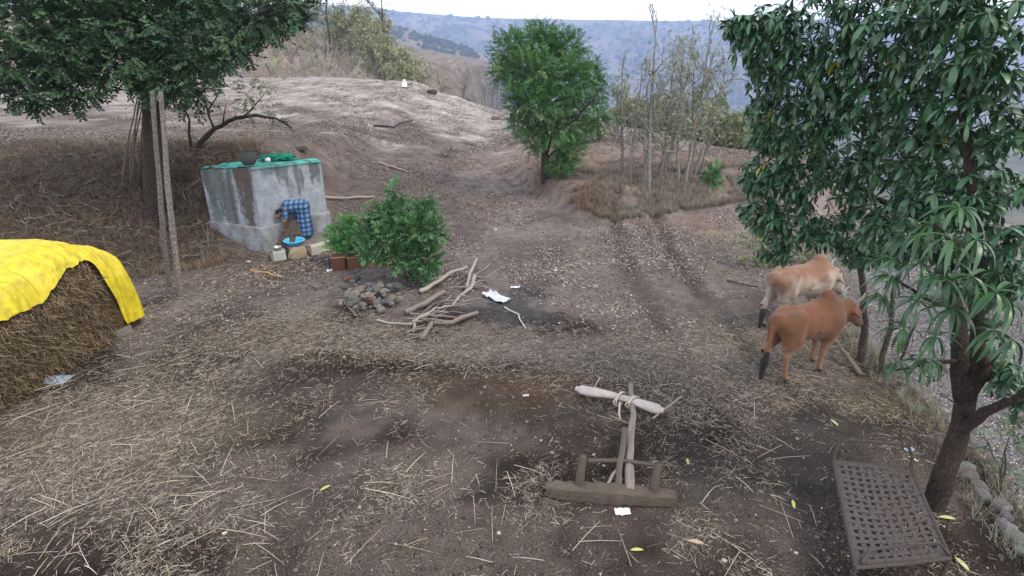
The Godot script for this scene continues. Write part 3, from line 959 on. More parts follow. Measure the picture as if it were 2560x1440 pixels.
# ------------------------------------------------------------------ the concrete tank
func water_tank() -> void:
	var A := Vector3(-6.25, 2.14, -13.45)
	var B := Vector3(-5.0, 2.11, -14.75)
	var D := Vector3(-7.75, 1.98, -13.95)
	var C := B + D - A
	C.y = 2.02
	var t := thing("water_tank", "stained grey concrete water tank with a plinth", "water tank", Vector3(A.x, 0, A.z))
	var n := FastNoiseLite.new()
	n.seed = 5
	n.frequency = 1.0
	n.fractal_octaves = 4
	var mould := Color(0.075, 0.085, 0.09)
	var rust := Color(0.095, 0.072, 0.06)
	var algae_shade := Color(0.10, 0.115, 0.105)
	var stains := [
		[[0.42, 2.05, 0.10, 0.45, mould, 0.7], [0.62, 1.9, 0.05, 0.6, mould, 0.7], [0.68, 1.75, 0.03, 0.4, mould, 0.8], [0.9, 2.0, 0.10, 0.5, mould, 0.85], [0.25, 2.1, 0.16, 0.2, mould, 0.5], [0.5, 1.5, 0.06, 0.3, mould, 0.4], [0.35, 0.75, 0.2, 0.3, algae_shade, 0.4]],
		[[0.2, 1.2, 0.17, 1.2, rust, 0.95], [0.14, 2.0, 0.2, 0.3, rust, 0.7], [0.52, 1.4, 0.14, 1.0, algae_shade, 0.85], [0.75, 1.7, 0.22, 0.7, algae_shade, 0.8], [0.86, 1.0, 0.16, 0.5, algae_shade, 0.7], [0.48, 1.3, 0.03, 0.8, mould, 0.7], [0.95, 1.9, 0.1, 0.4, mould, 0.6]],  # left face: real stains, greenish patches widened to paint in its shade
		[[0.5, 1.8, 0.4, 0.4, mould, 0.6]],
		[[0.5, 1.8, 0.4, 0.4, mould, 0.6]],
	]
	var face := func(p: Vector3, q: Vector3, low: float, nx: int, ny: int, side: int, out: Vector3):
		var mb := MB.new()
		mb.grid(nx, ny, func(a: float, b: float):
			var top := p.lerp(q, a)
			var y := lerpf(low, top.y, b)
			var len_: float = p.distance_to(q) * a
			var hang := top.y - y
			var streak: float = n.get_noise_2d(len_ * (5.0 if side == 0 else 2.6) + side * 31.0, hang * 0.55)
			var blot: float = n.get_noise_2d(len_ * 2.2 - side * 17.0, y * 2.2)
			var c := Color(0.25, 0.275, 0.31)
			c = c.lerp(Color(0.33, 0.355, 0.395), clampf(blot * 1.0 + 0.4, 0.0, 1.0))
			# stains: black mould drips, a rust-brown wash, green algae deepened with painted shade, each a patch with a ragged edge
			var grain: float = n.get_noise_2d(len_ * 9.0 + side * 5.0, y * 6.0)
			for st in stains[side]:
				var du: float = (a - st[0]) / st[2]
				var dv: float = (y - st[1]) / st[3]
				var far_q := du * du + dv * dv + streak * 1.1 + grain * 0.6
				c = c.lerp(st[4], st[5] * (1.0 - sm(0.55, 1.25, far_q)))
			return [Vector3(top.x, y, top.z) + out * (0.004 * blot), c])
		return mb
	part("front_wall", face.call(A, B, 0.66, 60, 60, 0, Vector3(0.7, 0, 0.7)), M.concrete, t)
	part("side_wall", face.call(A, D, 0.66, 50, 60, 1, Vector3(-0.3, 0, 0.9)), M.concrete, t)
	part("side_wall", face.call(B, C, 0.0, 20, 20, 2, Vector3.ZERO), M.concrete, t)
	part("back_wall", face.call(D, C, 0.0, 20, 20, 3, Vector3.ZERO), M.concrete, t)
	# rim and inside
	var mid := (A + B + C + D) * 0.25
	var rim := MB.new()
	var outer := [A, B, C, D]
	for k in 4:
		var p: Vector3 = outer[k]
		var q: Vector3 = outer[(k + 1) % 4]
		var pi := p.lerp(mid, 0.13)
		var qi := q.lerp(mid, 0.13)
		pi.y = p.y
		qi.y = q.y
		var e := [rim.pt(p), rim.pt(q), rim.pt(qi), rim.pt(pi), rim.pt(pi - Vector3(0, 0.9, 0)), rim.pt(qi - Vector3(0, 0.9, 0))]
		rim.quad(e[0], e[1], e[2], e[3])
		rim.quad(e[3], e[2], e[5], e[4])
	rim.flat = true
	part("rim", tint(rim, Color(0.26, 0.27, 0.27)), M.concrete, t)
	var wat := MB.new()
	var ids := []
	for p in outer:
		ids.append(wat.pt(Vector3(p.x, 1.55, p.z).lerp(Vector3(mid.x, 1.55, mid.z), 0.12), Color(0.03, 0.045, 0.04)))
	wat.quad(ids[0], ids[1], ids[2], ids[3])
	part("water", wat, M.plastic, t)
	# plinth, a hand wider than the wall
	var grow := func(p: Vector3, s: float) -> Vector3:
		var o := (p - mid)
		o.y = 0
		return p + o.normalized() * s
	for f in [[A, B, 0, 0.67, 0.73], [A, D, 1, 0.67, 0.70]]:
		var p: Vector3 = grow.call(f[0], 0.075)
		var q: Vector3 = grow.call(f[1], 0.075)
		p.y = f[3]
		q.y = f[4]
		var pl := MB.new()
		pl.grid(40, 20, func(a: float, b: float):
			var top := p.lerp(q, a)
			var bl: float = n.get_noise_2d(a * 4.0 + f[2] * 9.0, b * 1.5)
			var c := Color(0.29, 0.305, 0.325).lerp(Color(0.19, 0.19, 0.18), clampf(bl * 1.8 + 0.35, 0.0, 1.0))
			return [Vector3(top.x, lerpf(-0.3, top.y, minf(b * 1.12, 1.0)), top.z).lerp(Vector3(mid.x, top.y, mid.z), 0.09 if b > 0.93 else 0.0), c])
		part("plinth", pl, M.concrete, t)
	var tap := MB.new()
	var tp := A.lerp(B, 0.62)
	tp.y = 0.95
	tap.tube([tp, tp + Vector3(0.09, 0, 0.09), tp + Vector3(0.11, -0.06, 0.11)], [0.014, 0.014, 0.012], 8, Color(0.3, 0.3, 0.3))
	part("tap", tap, M.metal, t)
	# shade net over the top
	var net := MB.new()
	net.grid(40, 26, func(a: float, b: float):
		var p := A.lerp(B, a).lerp(D.lerp(C, a), b)
		var w := n.get_noise_2d(a * 5.0, b * 4.0)
		var over := 0.0
		if b < 0.08:
			over = (0.08 - b) * 0.9
		p += Vector3(0.03, 0, 0.03) * (1.0 if b < 0.08 else 0.0)
		p.y += 0.03 - over + w * 0.03 + sm(0.3, 0.9, b) * (0.05 + 0.10 * maxf(0.0, n.get_noise_2d(a * 3.0 + 8.0, b * 3.0))) - sm(0.2, 0.5, b) * 0.02
		var c := Color(0.02, 0.16, 0.125).lerp(Color(0.07, 0.33, 0.28), clampf(0.5 + w * 2.5, 0.0, 1.0))
		return [p, c])
	solo("shade_net", net, M.cloth, "turquoise green shade net laid over the concrete tank", "net", Vector3(A.x, A.y, A.z))
	var bun := MB.new()
	var bc := C.lerp(B, 0.45) + Vector3(-0.25, 0.12, 0.35)
	bun.grid(26, 14, func(a: float, b: float):
		var th := PI * b
		var ph := TAU * a
		var r := 1.0 + 0.9 * n.get_noise_2d(cos(ph) * 2.4 + b * 4.0, sin(ph) * 2.4)
		return [bc + Vector3(cos(ph) * sin(th) * 0.42, cos(th) * 0.09, sin(ph) * sin(th) * 0.22) * r, Color(0.015, 0.17, 0.11)])
	solo("net_bundle", bun, M.cloth, "bunched dark green netting at the far corner of the tank top", "net", bc - Vector3(0, 0.13, 0))
	var pot := thing("water_pot", "dark round pot standing on the tank rim", "pot", A.lerp(B, 0.08).lerp(D, 0.12) + Vector3(0, 0.05, 0))
	var pm := MB.new()
	pm.lathe([Vector2(0.02, 0), Vector2(0.12, 0.02), Vector2(0.19, 0.12), Vector2(0.2, 0.2), Vector2(0.15, 0.29), Vector2(0.09, 0.33), Vector2(0.02, 0.34)], 18, Color(0.06, 0.065, 0.06))
	part("belly", pm, M.stone, pot, false)
	var pr := MB.new()
	pr.lathe([Vector2(0.08, 0.32), Vector2(0.085, 0.35), Vector2(0.115, 0.37), Vector2(0.11, 0.385), Vector2(0.08, 0.365)], 18, Color(0.08, 0.08, 0.075))
	part("neck", pr, M.stone, pot, false)
	var cl := MB.new()
	var cc := A.lerp(B, 0.27) + Vector3(-0.08, 0.08, -0.06)
	cl.lathe([Vector2(0.0, 0), Vector2(0.06, 0.01), Vector2(0.075, 0.05), Vector2(0.05, 0.09), Vector2(0.0, 0.1)], 9, Color(0.6, 0.58, 0.6), cc)
	for k in cl.v.size():
		cl.v[k] += rvec() * 0.012
	solo("cloth_wad", cl, M.cloth, "small white wad of cloth on the shade net", "cloth", cc)
	washing_place(A, B)

func rock(mb: MB, at: Vector3, size: Vector3, col: Color, sd: float, yaw := 0.0, n_u := 9, n_v := 6) -> void:
	var n := FastNoiseLite.new()
	n.seed = int(sd)
	n.frequency = 0.9
	var b := Basis(Vector3.UP, yaw)
	mb.grid(n_u, n_v, func(a: float, c: float):
		var th := PI * c
		var ph := TAU * a
		var p := Vector3(cos(ph) * sin(th), cos(th), sin(ph) * sin(th))
		p = Vector3(signf(p.x) * pow(absf(p.x), 0.75), signf(p.y) * pow(absf(p.y), 0.7), signf(p.z) * pow(absf(p.z), 0.75))
		var r := 1.0 + 0.38 * n.get_noise_3d(cos(ph) * sin(th) * 1.6 + sd, cos(th) * 1.6, sin(ph) * sin(th) * 1.6)
		var k: float = 0.85 + 0.35 * n.get_noise_3d(p.x * 4.0, p.y * 4.0, p.z * 4.0 + sd)
		return [at + b * (p * size * 0.5 * r), Color(col.r * k, col.g * k, col.b * k)])

func washing_place(A: Vector3, B: Vector3) -> void:
	var ab := (B - A)
	ab.y = 0
	ab = ab.normalized()
	var out := Vector3(-ab.z, 0, ab.x)
	var yaw := atan2(-ab.z, ab.x)
	var bas := Basis(Vector3.UP, yaw)
	var a0 := Vector3(A.x, 0, A.z)
	var slab := MB.new()
	slab.box(a0 + ab * 1.0 + out * 0.48 + Vector3(0, 0.06, 0), bas, Vector3(1.55, 0.36, 0.74), 0.03, Color(0.16, 0.14, 0.125))
	solo("washing_slab", slab, M.concrete, "low damp concrete washing slab at the foot of the tank", "slab", a0 + ab * 1.0 + out * 0.48 - Vector3(0, 0.12, 0))
	var k1 := MB.new()
	k1.box(a0 + ab * 1.2 + out * 0.95 + Vector3(0, 0.10, 0), bas.rotated(Vector3.UP, 0.08), Vector3(1.05, 0.27, 0.2), 0.035, Color(0.38, 0.34, 0.29))
	solo("kerb_stone", k1, M.stone, "long pale kerb stone along the washing slab", "kerb stone", a0 + ab * 1.2 + out * 0.95)
	var k2 := MB.new()
	rock(k2, a0 + ab * 0.40 + out * 0.95 + Vector3(0, 0.10, 0), Vector3(0.5, 0.32, 0.24), Color(0.31, 0.25, 0.16), 4.0, yaw, 18, 12)
	solo("kerb_stone", k2, M.stone, "yellow-brown rounded stone in front of the washing slab", "stone", a0 + ab * 0.40 + out * 0.95)
	var k3 := MB.new()
	k3.box(a0 + ab * 0.02 + out * 0.72 + Vector3(0, 0.10, 0), bas.rotated(Vector3.UP, -0.2), Vector3(0.34, 0.26, 0.26), 0.03, Color(0.33, 0.34, 0.32))
	solo("kerb_stone", k3, M.stone, "squared grey block at the tank corner under the steel bowl", "block", a0 + ab * 0.02 + out * 0.72)
	# blue basin
	var bp := a0 + ab * 0.5 + out * 0.62 + Vector3(0, 0.245, 0)
	var basin := thing("basin", "bright blue plastic wash basin on the washing slab", "basin", bp)
	var bm := MB.new()
	bm.lathe([Vector2(0.0, 0.0), Vector2(0.15, 0.0), Vector2(0.17, 0.02), Vector2(0.23, 0.11), Vector2(0.225, 0.112), Vector2(0.165, 0.03), Vector2(0.145, 0.012), Vector2(0.0, 0.012)], 28, Color(0.06, 0.36, 0.58))
	part("bowl", bm, M.plastic, basin, false)
	var rm := MB.new()
	rm.lathe([Vector2(0.222, 0.105), Vector2(0.225, 0.118), Vector2(0.25, 0.122), Vector2(0.262, 0.112), Vector2(0.25, 0.105), Vector2(0.222, 0.105)], 28, Color(0.12, 0.5, 0.72))
	part("rim", rm, M.plastic, basin, false)
	var sb := MB.new()
	var sp_ := a0 + ab * 0.02 + out * 0.72 + Vector3(0, 0.232, 0)
	sb.lathe([Vector2(0, 0), Vector2(0.06, 0), Vector2(0.1, 0.04), Vector2(0.115, 0.085), Vector2(0.108, 0.085), Vector2(0.09, 0.04), Vector2(0.05, 0.012), Vector2(0, 0.012)], 20, Color(0.35, 0.35, 0.36), sp_)
	solo("steel_bowl", sb, M.metal, "small dark steel bowl on the squared block", "bowl", sp_)
	# wet sacking piled against the tank
	var hp := a0 + ab * 0.62 + out * 0.30 + Vector3(0, 0.2, 0)
	var n := FastNoiseLite.new()
	n.seed = 77
	n.frequency = 1.6
	var sk := MB.new()
	sk.grid(40, 20, func(a: float, b: float):
		var ph := TAU * a
		var r := 1.0 + 0.4 * n.get_noise_3d(cos(ph), sin(ph), b * 2.0)
		var rad := (1.0 - b * 0.75) * r
		var fold := 0.045 * sin(ph * 7.0 + b * 3.0) * (1.0 - b)
		var y := 0.58 * pow(b, 0.8) + 0.06 * n.get_noise_2d(a * 9.0, b * 2.0)
		return [hp + ab * cos(ph) * (0.33 * rad + fold) + out * sin(ph) * (0.20 * rad + fold) + Vector3(0, y, 0) - ab * 0.0 + ab * 0.12 * b, Color(0.055, 0.038, 0.032).lerp(Color(0.10, 0.075, 0.065), clampf(0.5 + n.get_noise_2d(a * 12.0, b * 6.0), 0, 1))])
	solo("sack", sk, M.cloth, "dark brown wet sacking heaped against the tank wall", "sack", hp)

# ------------------------------------------------------------------ shrubs
func shrubs() -> void:
	var sp1 := spray_mesh(21, 6, 0.34, 0.24, 0.1)
	var sp2 := spray_mesh(22, 7, 0.26, 0.3, 0.15)
	var mk := func(called: String, label: String, u: float, v: float, L: Array, per: float, mesh: Mesh, size: Vector2, c1: Color, c2: Color, group := "", cat := "shrub"):
		var b := G(u, v)
		var t := thing(called, label, cat, b, group)
		var stem := MB.new()
		for l in L:
			var p := P(l[0], l[1], -b.z + (l[4] if l.size() > 4 else 0.0))
			limb(stem, [b + Vector3(rr(-0.04, 0.04), -0.05, rr(-0.04, 0.04)), b.lerp(p, 0.5) + rvec() * 0.05, p], 0.016, 0.006, 5)
		part("stem", tint(stem, Color(0.1, 0.085, 0.06)), M.bark, t)
		leaf_cloud(t, "foliage", lobes_at(L, -b.z, per), mesh, M.leaf, size, c1, c2, 0.35, 0.5)
	mk.call("shrub", "large dense dark green bush behind the stone heap", 1030, 700, [[984, 472, 8, 14, 0.3, 1.6], [982, 500, 12, 14, 0.3, 1.2], [950, 535, 30, 20, 0.2], [1000, 530, 40, 24, 0.3], [1062, 528, 34, 22, 0.1], [925, 585, 34, 34, 0.2], [980, 580, 44, 40, -0.1], [1040, 580, 48, 44, -0.2], [1088, 580, 22, 40, 0], [930, 630, 36, 24, -0.2], [1000, 640, 50, 30, -0.3], [1062, 645, 44, 34, -0.3], [1060, 690, 24, 22, -0.4]], 330.0, sp1, Vector2(0.13, 0.26), Color(0.048, 0.125, 0.045), Color(0.10, 0.215, 0.075))
	mk.call("shrub", "bright feathery green plant growing in the rusty tin", 870, 655, [[872, 565, 26, 20, 0], [840, 588, 24, 20, 0.1], [890, 595, 34, 26, -0.1], [845, 612, 28, 18, -0.1], [905, 622, 26, 16, -0.1], [868, 625, 30, 12, -0.15]], 420.0, sp2, Vector2(0.12, 0.22), Color(0.06, 0.2, 0.05), Color(0.11, 0.28, 0.07), "", "plant")
	mk.call("shrub", "small bright green bush at the far end of the mound", 1783, 472, [[1780, 430, 16, 16, 0], [1785, 455, 18, 14, 0]], 120.0, sp1, Vector2(0.2, 0.35), Color(0.05, 0.15, 0.05), Color(0.08, 0.2, 0.06))
	mk.call("shrub", "dusty green tuft at the foot of the round tree", 1400, 444, [[1395, 425, 26, 16, 0], [1425, 432, 22, 12, 0.1]], 34.0, sp1, Vector2(0.2, 0.35), Color(0.10, 0.12, 0.06), Color(0.15, 0.16, 0.09))
	mk.call("shrub", "low green weed on the cut bank above the lane", 1110, 392, [[1108, 372, 18, 13, 0], [1128, 382, 14, 10, 0]], 22.0, sp1, Vector2(0.18, 0.3), Color(0.09, 0.115, 0.05), Color(0.13, 0.15, 0.07))
	mk.call("shrub", "low yellow-green weeds under the mango foliage behind the cattle", 1900, 668, [[1880, 640, 34, 24, 0], [1930, 640, 40, 26, 0.2], [1990, 650, 40, 26, 0.3], [1880, 600, 22, 22, 0.3]], 70.0, sp2, Vector2(0.13, 0.26), Color(0.12, 0.165, 0.05), Color(0.18, 0.20, 0.07))
	mk.call("shrub", "dry grey twiggy thorn bush behind the pale bullock", 2080, 716, [[2040, 650, 50, 34, 0.4], [2090, 670, 46, 30, 0.2], [2000, 690, 36, 20, -0.2]], 40.0, sp2, Vector2(0.12, 0.24), Color(0.16, 0.15, 0.12), Color(0.25, 0.24, 0.2))
	mk.call("shrub", "grey-green weeds on the low ground past the bank", 2510, 1240, [[2510, 1130, 60, 60, 0.4], [2550, 1220, 50, 60, 0.2], [2460, 1090, 50, 40, 0.8], [2540, 1040, 60, 50, 1.0]], 60.0, sp1, Vector2(0.12, 0.24), Color(0.09, 0.115, 0.07), Color(0.16, 0.185, 0.13))
	mk.call("shrub", "pale straggly weeds on the low ground between the trunks", 2330, 960, [[2300, 930, 50, 30, 0], [2360, 900, 40, 30, 0.6], [2250, 860, 40, 26, 1.0], [2420, 870, 50, 36, 1.0]], 22.0, sp2, Vector2(0.14, 0.26), Color(0.18, 0.19, 0.14), Color(0.27, 0.27, 0.22))
	mk.call("shrub", "leafy grey-green scrub far down the low ground", 2480, 800, [[2460, 760, 70, 50, 0], [2540, 740, 60, 60, 1.0], [2380, 730, 40, 30, 1.5], [2200, 700, 30, 24, 1.0]], 26.0, sp1, Vector2(0.2, 0.36), Color(0.10, 0.13, 0.08), Color(0.17, 0.19, 0.13))
	mk.call("shrub", "dark bush by the white marker at the field edge", 1030, 217, [[1022, 205, 13, 11, 0], [1040, 210, 9, 8, 0]], 4.0, sp1, Vector2(0.4, 0.7), Color(0.05, 0.075, 0.04), Color(0.07, 0.1, 0.045))
	mk.call("shrub", "round green bush past the pale field's edge", 1103, 232, [[1103, 216, 15, 9, 0]], 6.0, sp1, Vector2(0.4, 0.7), Color(0.08, 0.13, 0.05), Color(0.11, 0.17, 0.06))
	for a in [[900, 180, 26, 16], [1000, 160, 30, 24], [1050, 185, 26, 20], [760, 130, 40, 20], [690, 185, 30, 16], [960, 190, 22, 14]]:
		mk.call("shrub", "olive thicket at the foot of the spur trees", a[0], a[1] + 12, [[a[0], a[1], a[2], a[3], 0], [a[0] + 22, a[1] + 6, a[2] * 0.7, a[3] * 0.7, 0.5]], 1.6, sp1, Vector2(0.5, 0.9), Color(0.12, 0.14, 0.06), Color(0.18, 0.195, 0.085), "olive thickets below the spur trees")
	# the tins and pots that hold the bright plant
	for a in [[848, 672, 0.30, 0.34, 0.28, Color(0.15, 0.062, 0.04), "rusty red-brown square tin beside the bright plant"], [884, 668, 0.28, 0.3, 0.26, Color(0.19, 0.085, 0.04), "orange-brown square tin holding the bright plant"]]:
		var b := G(a[0], a[1])
		var t := thing("tin", a[6], "tin", b, "")
		var body := MB.new()
		body.box(b + Vector3(0, a[3] * 0.5 - 0.02, 0), Basis(Vector3.UP, 0.35), Vector3(a[2], a[3], a[4]), 0.012, a[5])
		part("body", body, M.rust, t)
		var lip := MB.new()
		var bb := Basis(Vector3.UP, 0.35)
		for s in [[Vector3(0, 0, 1), Vector3(a[2] + 0.02, 0.022, 0.02), a[4] * 0.5], [Vector3(0, 0, -1), Vector3(a[2] + 0.02, 0.022, 0.02), a[4] * 0.5], [Vector3(1, 0, 0), Vector3(0.02, 0.026, a[4] + 0.016), a[2] * 0.5], [Vector3(-1, 0, 0), Vector3(0.02, 0.026, a[4] + 0.016), a[2] * 0.5]]:
			lip.box(b + Vector3(0, a[3] - 0.02, 0) + bb * (s[0] * s[2]), bb, s[1], 0.004, Color(0.36, 0.25, 0.13))
		part("rim", lip, M.rust, t)
	var wb := G(906, 664)
	var bk := MB.new()
	bk.lathe([Vector2(0, 0), Vector2(0.09, 0), Vector2(0.12, 0.24), Vector2(0.128, 0.24), Vector2(0.128, 0.26), Vector2(0.11, 0.26), Vector2(0.085, 0.02), Vector2(0, 0.02)], 20, Color(0.5, 0.47, 0.42), wb)
	solo("bucket", bk, M.plastic, "off-white plastic bucket beside the orange-brown tin", "bucket", wb)

# ------------------------------------------------------------------ haystack under a yellow sheet
func stack_pt(s: float, th: float, grow := 0.0) -> Vector3:
	# s along the stack (0 near, 1 far), th from the yard side (0) over the top (PI/2) to the far side (PI)
	var d := lerpf(4.6, 9.5, s)
	var e := 1.0
	if s > 0.90:
		e = sqrt(maxf(0.0, 1.0 - pow((s - 0.90) / 0.1, 4.0)))
	var hw := (1.18 * (0.55 + 0.45 * e)) + grow
	var hh := (1.74 + 0.05 * sin(s * 9.0)) * (0.78 + 0.22 * e) * (1.0 - 0.16 * sm(0.8, 0.97, s)) + grow
	var cx := lerpf(-8.62, -8.05, s)
	var x := cx + hw * signf(cos(th)) * pow(absf(cos(th)), 0.5)
	var y := hh * pow(maxf(sin(th), 0.0), 0.5)
	return Vector3(x, y + gy(x, d), -d)

func hem_at(s: float) -> float:
	# how far the sheet hangs down the yard side
	var hem := 0.52 + 0.05 * sin(s * 8.0) + 0.06 * n_mid.get_noise_1d(s * 26.0)
	hem += 0.22 * sm(0.6, 0.84, s)
	hem = lerpf(hem, 0.015, sm(0.83, 0.885, s))
	return hem - 0.12 * (1.0 - sm(0.2, 0.55, s))

func haystack() -> void:
	var base := Vector3(-7.9, 0, -7.5)
	var t := thing("haystack", "long heap of dry brown hay under a yellow sheet", "haystack", base)
	var n := FastNoiseLite.new()
	n.seed = 8
	n.frequency = 1.3
	n.fractal_octaves = 4
	var core := MB.new()
	core.grid(90, 60, func(a: float, b: float):
		var p := stack_pt(a, PI * b)
		var k := n.get_noise_3d(p.x * 2.0, p.y * 2.0, p.z * 2.0)
		p += Vector3(0.10, 0.02, 0) * k * 1.2
		var c := Color(0.055, 0.035, 0.02).lerp(Color(0.12, 0.08, 0.042), clampf(0.5 + n.get_noise_3d(p.x * 7.0, p.y * 2.0, p.z * 7.0) * 1.2, 0.0, 1.0))
		return [p, c])
	part("core", core, M.ground, t)
	# hanging hay on the open side
	var xf := []
	var cols := PackedColorArray()
	for k in 17000:
		var s := rr(0.12, 0.99)
		var th := pow(rng.randf(), 1.6) * (hem_at(s) + 0.02)
		if s > 0.84:
			continue
		var p := stack_pt(s, th, rr(-0.02, 0.06) * (1.0 if th < hem_at(s) - 0.12 else 0.3))
		var dir := Vector3(rr(0.0, 0.7), rr(-1.3, 0.1), rr(-0.7, 0.7)).normalized()
		if rng.randf() < 0.12 and th < hem_at(s) - 0.2:
			dir = (dir + Vector3(0.9, 0.6, rr(-0.6, 0.6))).normalized()
		xf.append(Transform3D(facing(dir, 1.0, rr(0, TAU)).scaled_local(Vector3(rr(0.12, 0.45), rr(0.7, 1.9), rr(0.7, 1.9))), p - base))
		var tone := Color(0.22, 0.155, 0.085).lerp(Color(0.54, 0.43, 0.28), pow(rng.randf(), 1.6))
		if rng.randf() < 0.45:
			tone = Color(0.085, 0.055, 0.032)
		cols.append(vary(tone, 0.3))
	M.stalk = stalk_mesh(0.0035, 0.12)
	multi("hay", M.stalk, M.straw, xf, cols, t)
	# sheet
	var sheet := MB.new()
	sheet.grid(200, 110, func(a: float, b: float):
		var s := lerpf(0.0, 1.0, a)
		var hem := hem_at(s)
		var th := lerpf(hem, PI - 0.15, b)
		var fold := n.get_noise_2d(s * 16.0, b * 2.0) * 0.03 + 0.05 * absf(sin(s * 23.0 + 3.0 * n.get_noise_2d(s * 6.0, 3.0))) * sm(0.5, 0.0, b) + 0.05 * absf(n.get_noise_2d(s * 11.0 + b * 1.5, b * 2.2 - s * 4.0)) + 0.012 * absf(n.get_noise_2d(s * 34.0, b * 7.0 + s * 12.0))
		var p := stack_pt(s, th, 0.075 + fold)
		if b < 0.12:
			p.x += 0.03 * sin(s * 40.0) * (0.12 - b) * 8.0
			p.y -= (0.12 - b) * 0.25
		var k := 0.9 + 0.22 * n.get_noise_2d(s * 20.0, b * 8.0)
		return [p, Color(0.66 * k, 0.535 * k, 0.012)])
	solo("sheet", sheet, M.tarp, "bright yellow plastic sheet draped over the hay", "sheet", Vector3(-7.9, 1.7, -7.5))
	# flat stone sill under the hay
	for a in [[[165, 905], [285, 850], "long flat grey stone along the foot of the hay"], [[285, 850], [330, 826], "short dark stone at the far corner of the hay"]]:
		var p := G(a[0][0], a[0][1])
		var q := G(a[1][0], a[1][1])
		var mb := MB.new()
		var dir := (q - p)
		dir.y = 0
		mb.box((p + q) * 0.5 + Vector3(-0.06, 0.05, 0), facing(dir, 1.0), Vector3(dir.length(), 0.2, 0.24), 0.03, Color(0.16, 0.14, 0.125))
		solo("sill_stone", mb, M.stone, a[2], "stone", (p + q) * 0.5)
	var g := G(130, 952)
	var bag := MB.new()
	bag.grid(22, 12, func(a: float, b: float):
		var x := (a - 0.5) * 0.55
		var z := (b - 0.5) * 0.26
		var k := n.get_noise_2d(a * 5.0, b * 4.0)
		return [g + Vector3(x, 0.03 + 0.09 * maxf(0.0, 0.4 + k) * sin(PI * a) * sin(PI * b), z + k * 0.05), Color(0.24, 0.27, 0.31)])
	solo("plastic_bag", bag, M.bag, "crumpled clear plastic bag lying at the foot of the hay", "plastic bag", g)

func stalk_mesh(r: float, bend: float) -> ArrayMesh:
	# a straw of length 1 along +x; its thickness is set by the copy's y and z
	var mb := MB.new()
	mb.tube([Vector3(-0.5, 0, 0), Vector3(0, bend * 0.08, 0), Vector3(0.5, 0, bend * 0.05)], [r, r * 0.9, r * 0.5], 3, Color.WHITE, false)
	return mb.mesh()

# ------------------------------------------------------------------ bodies: tapered bones joined smoothly, meshed as surface nets
func body_mesh(bones: Array, cell: float, k: float, paint: Callable) -> MB:
	# bones: [a, b, ra, rb, squash z (optional), side joining k (optional)]
	var lo := Vector3.INF
	var hi := -Vector3.INF
	for b in bones:
		var r: float = maxf(b[2], b[3]) + k + cell * 2.0
		lo = lo.min(b[0] - Vector3.ONE * r).min(b[1] - Vector3.ONE * r)
		hi = hi.max(b[0] + Vector3.ONE * r).max(b[1] + Vector3.ONE * r)
	var nx := int((hi.x - lo.x) / cell) + 2
	var ny := int((hi.y - lo.y) / cell) + 2
	var nz := int((hi.z - lo.z) / cell) + 2
	var f := PackedFloat32Array()
	f.resize(nx * ny * nz)
	f.fill(1.0)
	for b in bones:
		var a: Vector3 = b[0]
		var e: Vector3 = b[1]
		var ra: float = b[2]
		var rb: float = b[3]
		var sq: float = b[4] if b.size() > 4 else 1.0
		var kk: float = b[5] if b.size() > 5 else k
		var m := maxf(ra, rb) + kk + cell * 2.0
		var l := a.min(e) - Vector3.ONE * m - lo
		var h := a.max(e) + Vector3.ONE * m - lo
		var ab := e - a
		ab.z *= sq
		var len2 := maxf(ab.length_squared(), 1e-9)
		for z in range(maxi(0, int(l.z / cell)), mini(nz, int(h.z / cell) + 1)):
			for y in range(maxi(0, int(l.y / cell)), mini(ny, int(h.y / cell) + 1)):
				var row := (z * ny + y) * nx
				for x in range(maxi(0, int(l.x / cell)), mini(nx, int(h.x / cell) + 1)):
					var p := Vector3(lo.x + x * cell - a.x, lo.y + y * cell - a.y, (lo.z + z * cell - a.z) * sq)
					var t := clampf(p.dot(ab) / len2, 0.0, 1.0)
					var d := (p - ab * t).length() - lerpf(ra, rb, t)
					var o := f[row + x]
					var g := maxf(kk - absf(o - d), 0.0) / kk
					f[row + x] = minf(o, d) - g * g * kk * 0.25
	var mb := MB.new()
	var id := PackedInt32Array()
	id.resize(nx * ny * nz)
	id.fill(-1)
	var sy := nx
	var sz := nx * ny
	var co := [0, 1, sy, sy + 1, sz, sz + 1, sz + sy, sz + sy + 1]
	for z in nz - 1:
		for y in ny - 1:
			for x in nx - 1:
				var at := z * sz + y * sy + x
				var neg := 0
				for q in co:
					if f[at + q] < 0.0:
						neg += 1
				if neg == 0 or neg == 8:
					continue
				var sum := Vector3.ZERO
				var n := 0
				for q in 8:
					for bit in [1, 2, 4]:
						if q & bit == 0:
							var f0 := f[at + co[q]]
							var f1 := f[at + co[q | bit]]
							if (f0 < 0.0) != (f1 < 0.0):
								var t := f0 / (f0 - f1)
								var v := Vector3(q & 1, (q >> 1) & 1, (q >> 2) & 1)
								sum += v + (Vector3(1 if bit == 1 else 0, 1 if bit == 2 else 0, 1 if bit == 4 else 0)) * t
								n += 1
				var p := lo + (Vector3(x, y, z) + sum / n) * cell
				id[at] = mb.pt(p, paint.call(p))
	for z in range(1, nz - 1):
		for y in range(1, ny - 1):
			for x in range(1, nx - 1):
				var at := z * sz + y * sy + x
				var s0 := f[at] < 0.0
				if s0 != (f[at + 1] < 0.0):
					face4(mb, [id[at], id[at - sy], id[at - sy - sz], id[at - sz]], s0)
				if s0 != (f[at + sy] < 0.0):
					face4(mb, [id[at], id[at - sz], id[at - sz - 1], id[at - 1]], s0)
				if s0 != (f[at + sz] < 0.0):
					face4(mb, [id[at], id[at - 1], id[at - 1 - sy], id[at - sy]], s0)
	return mb

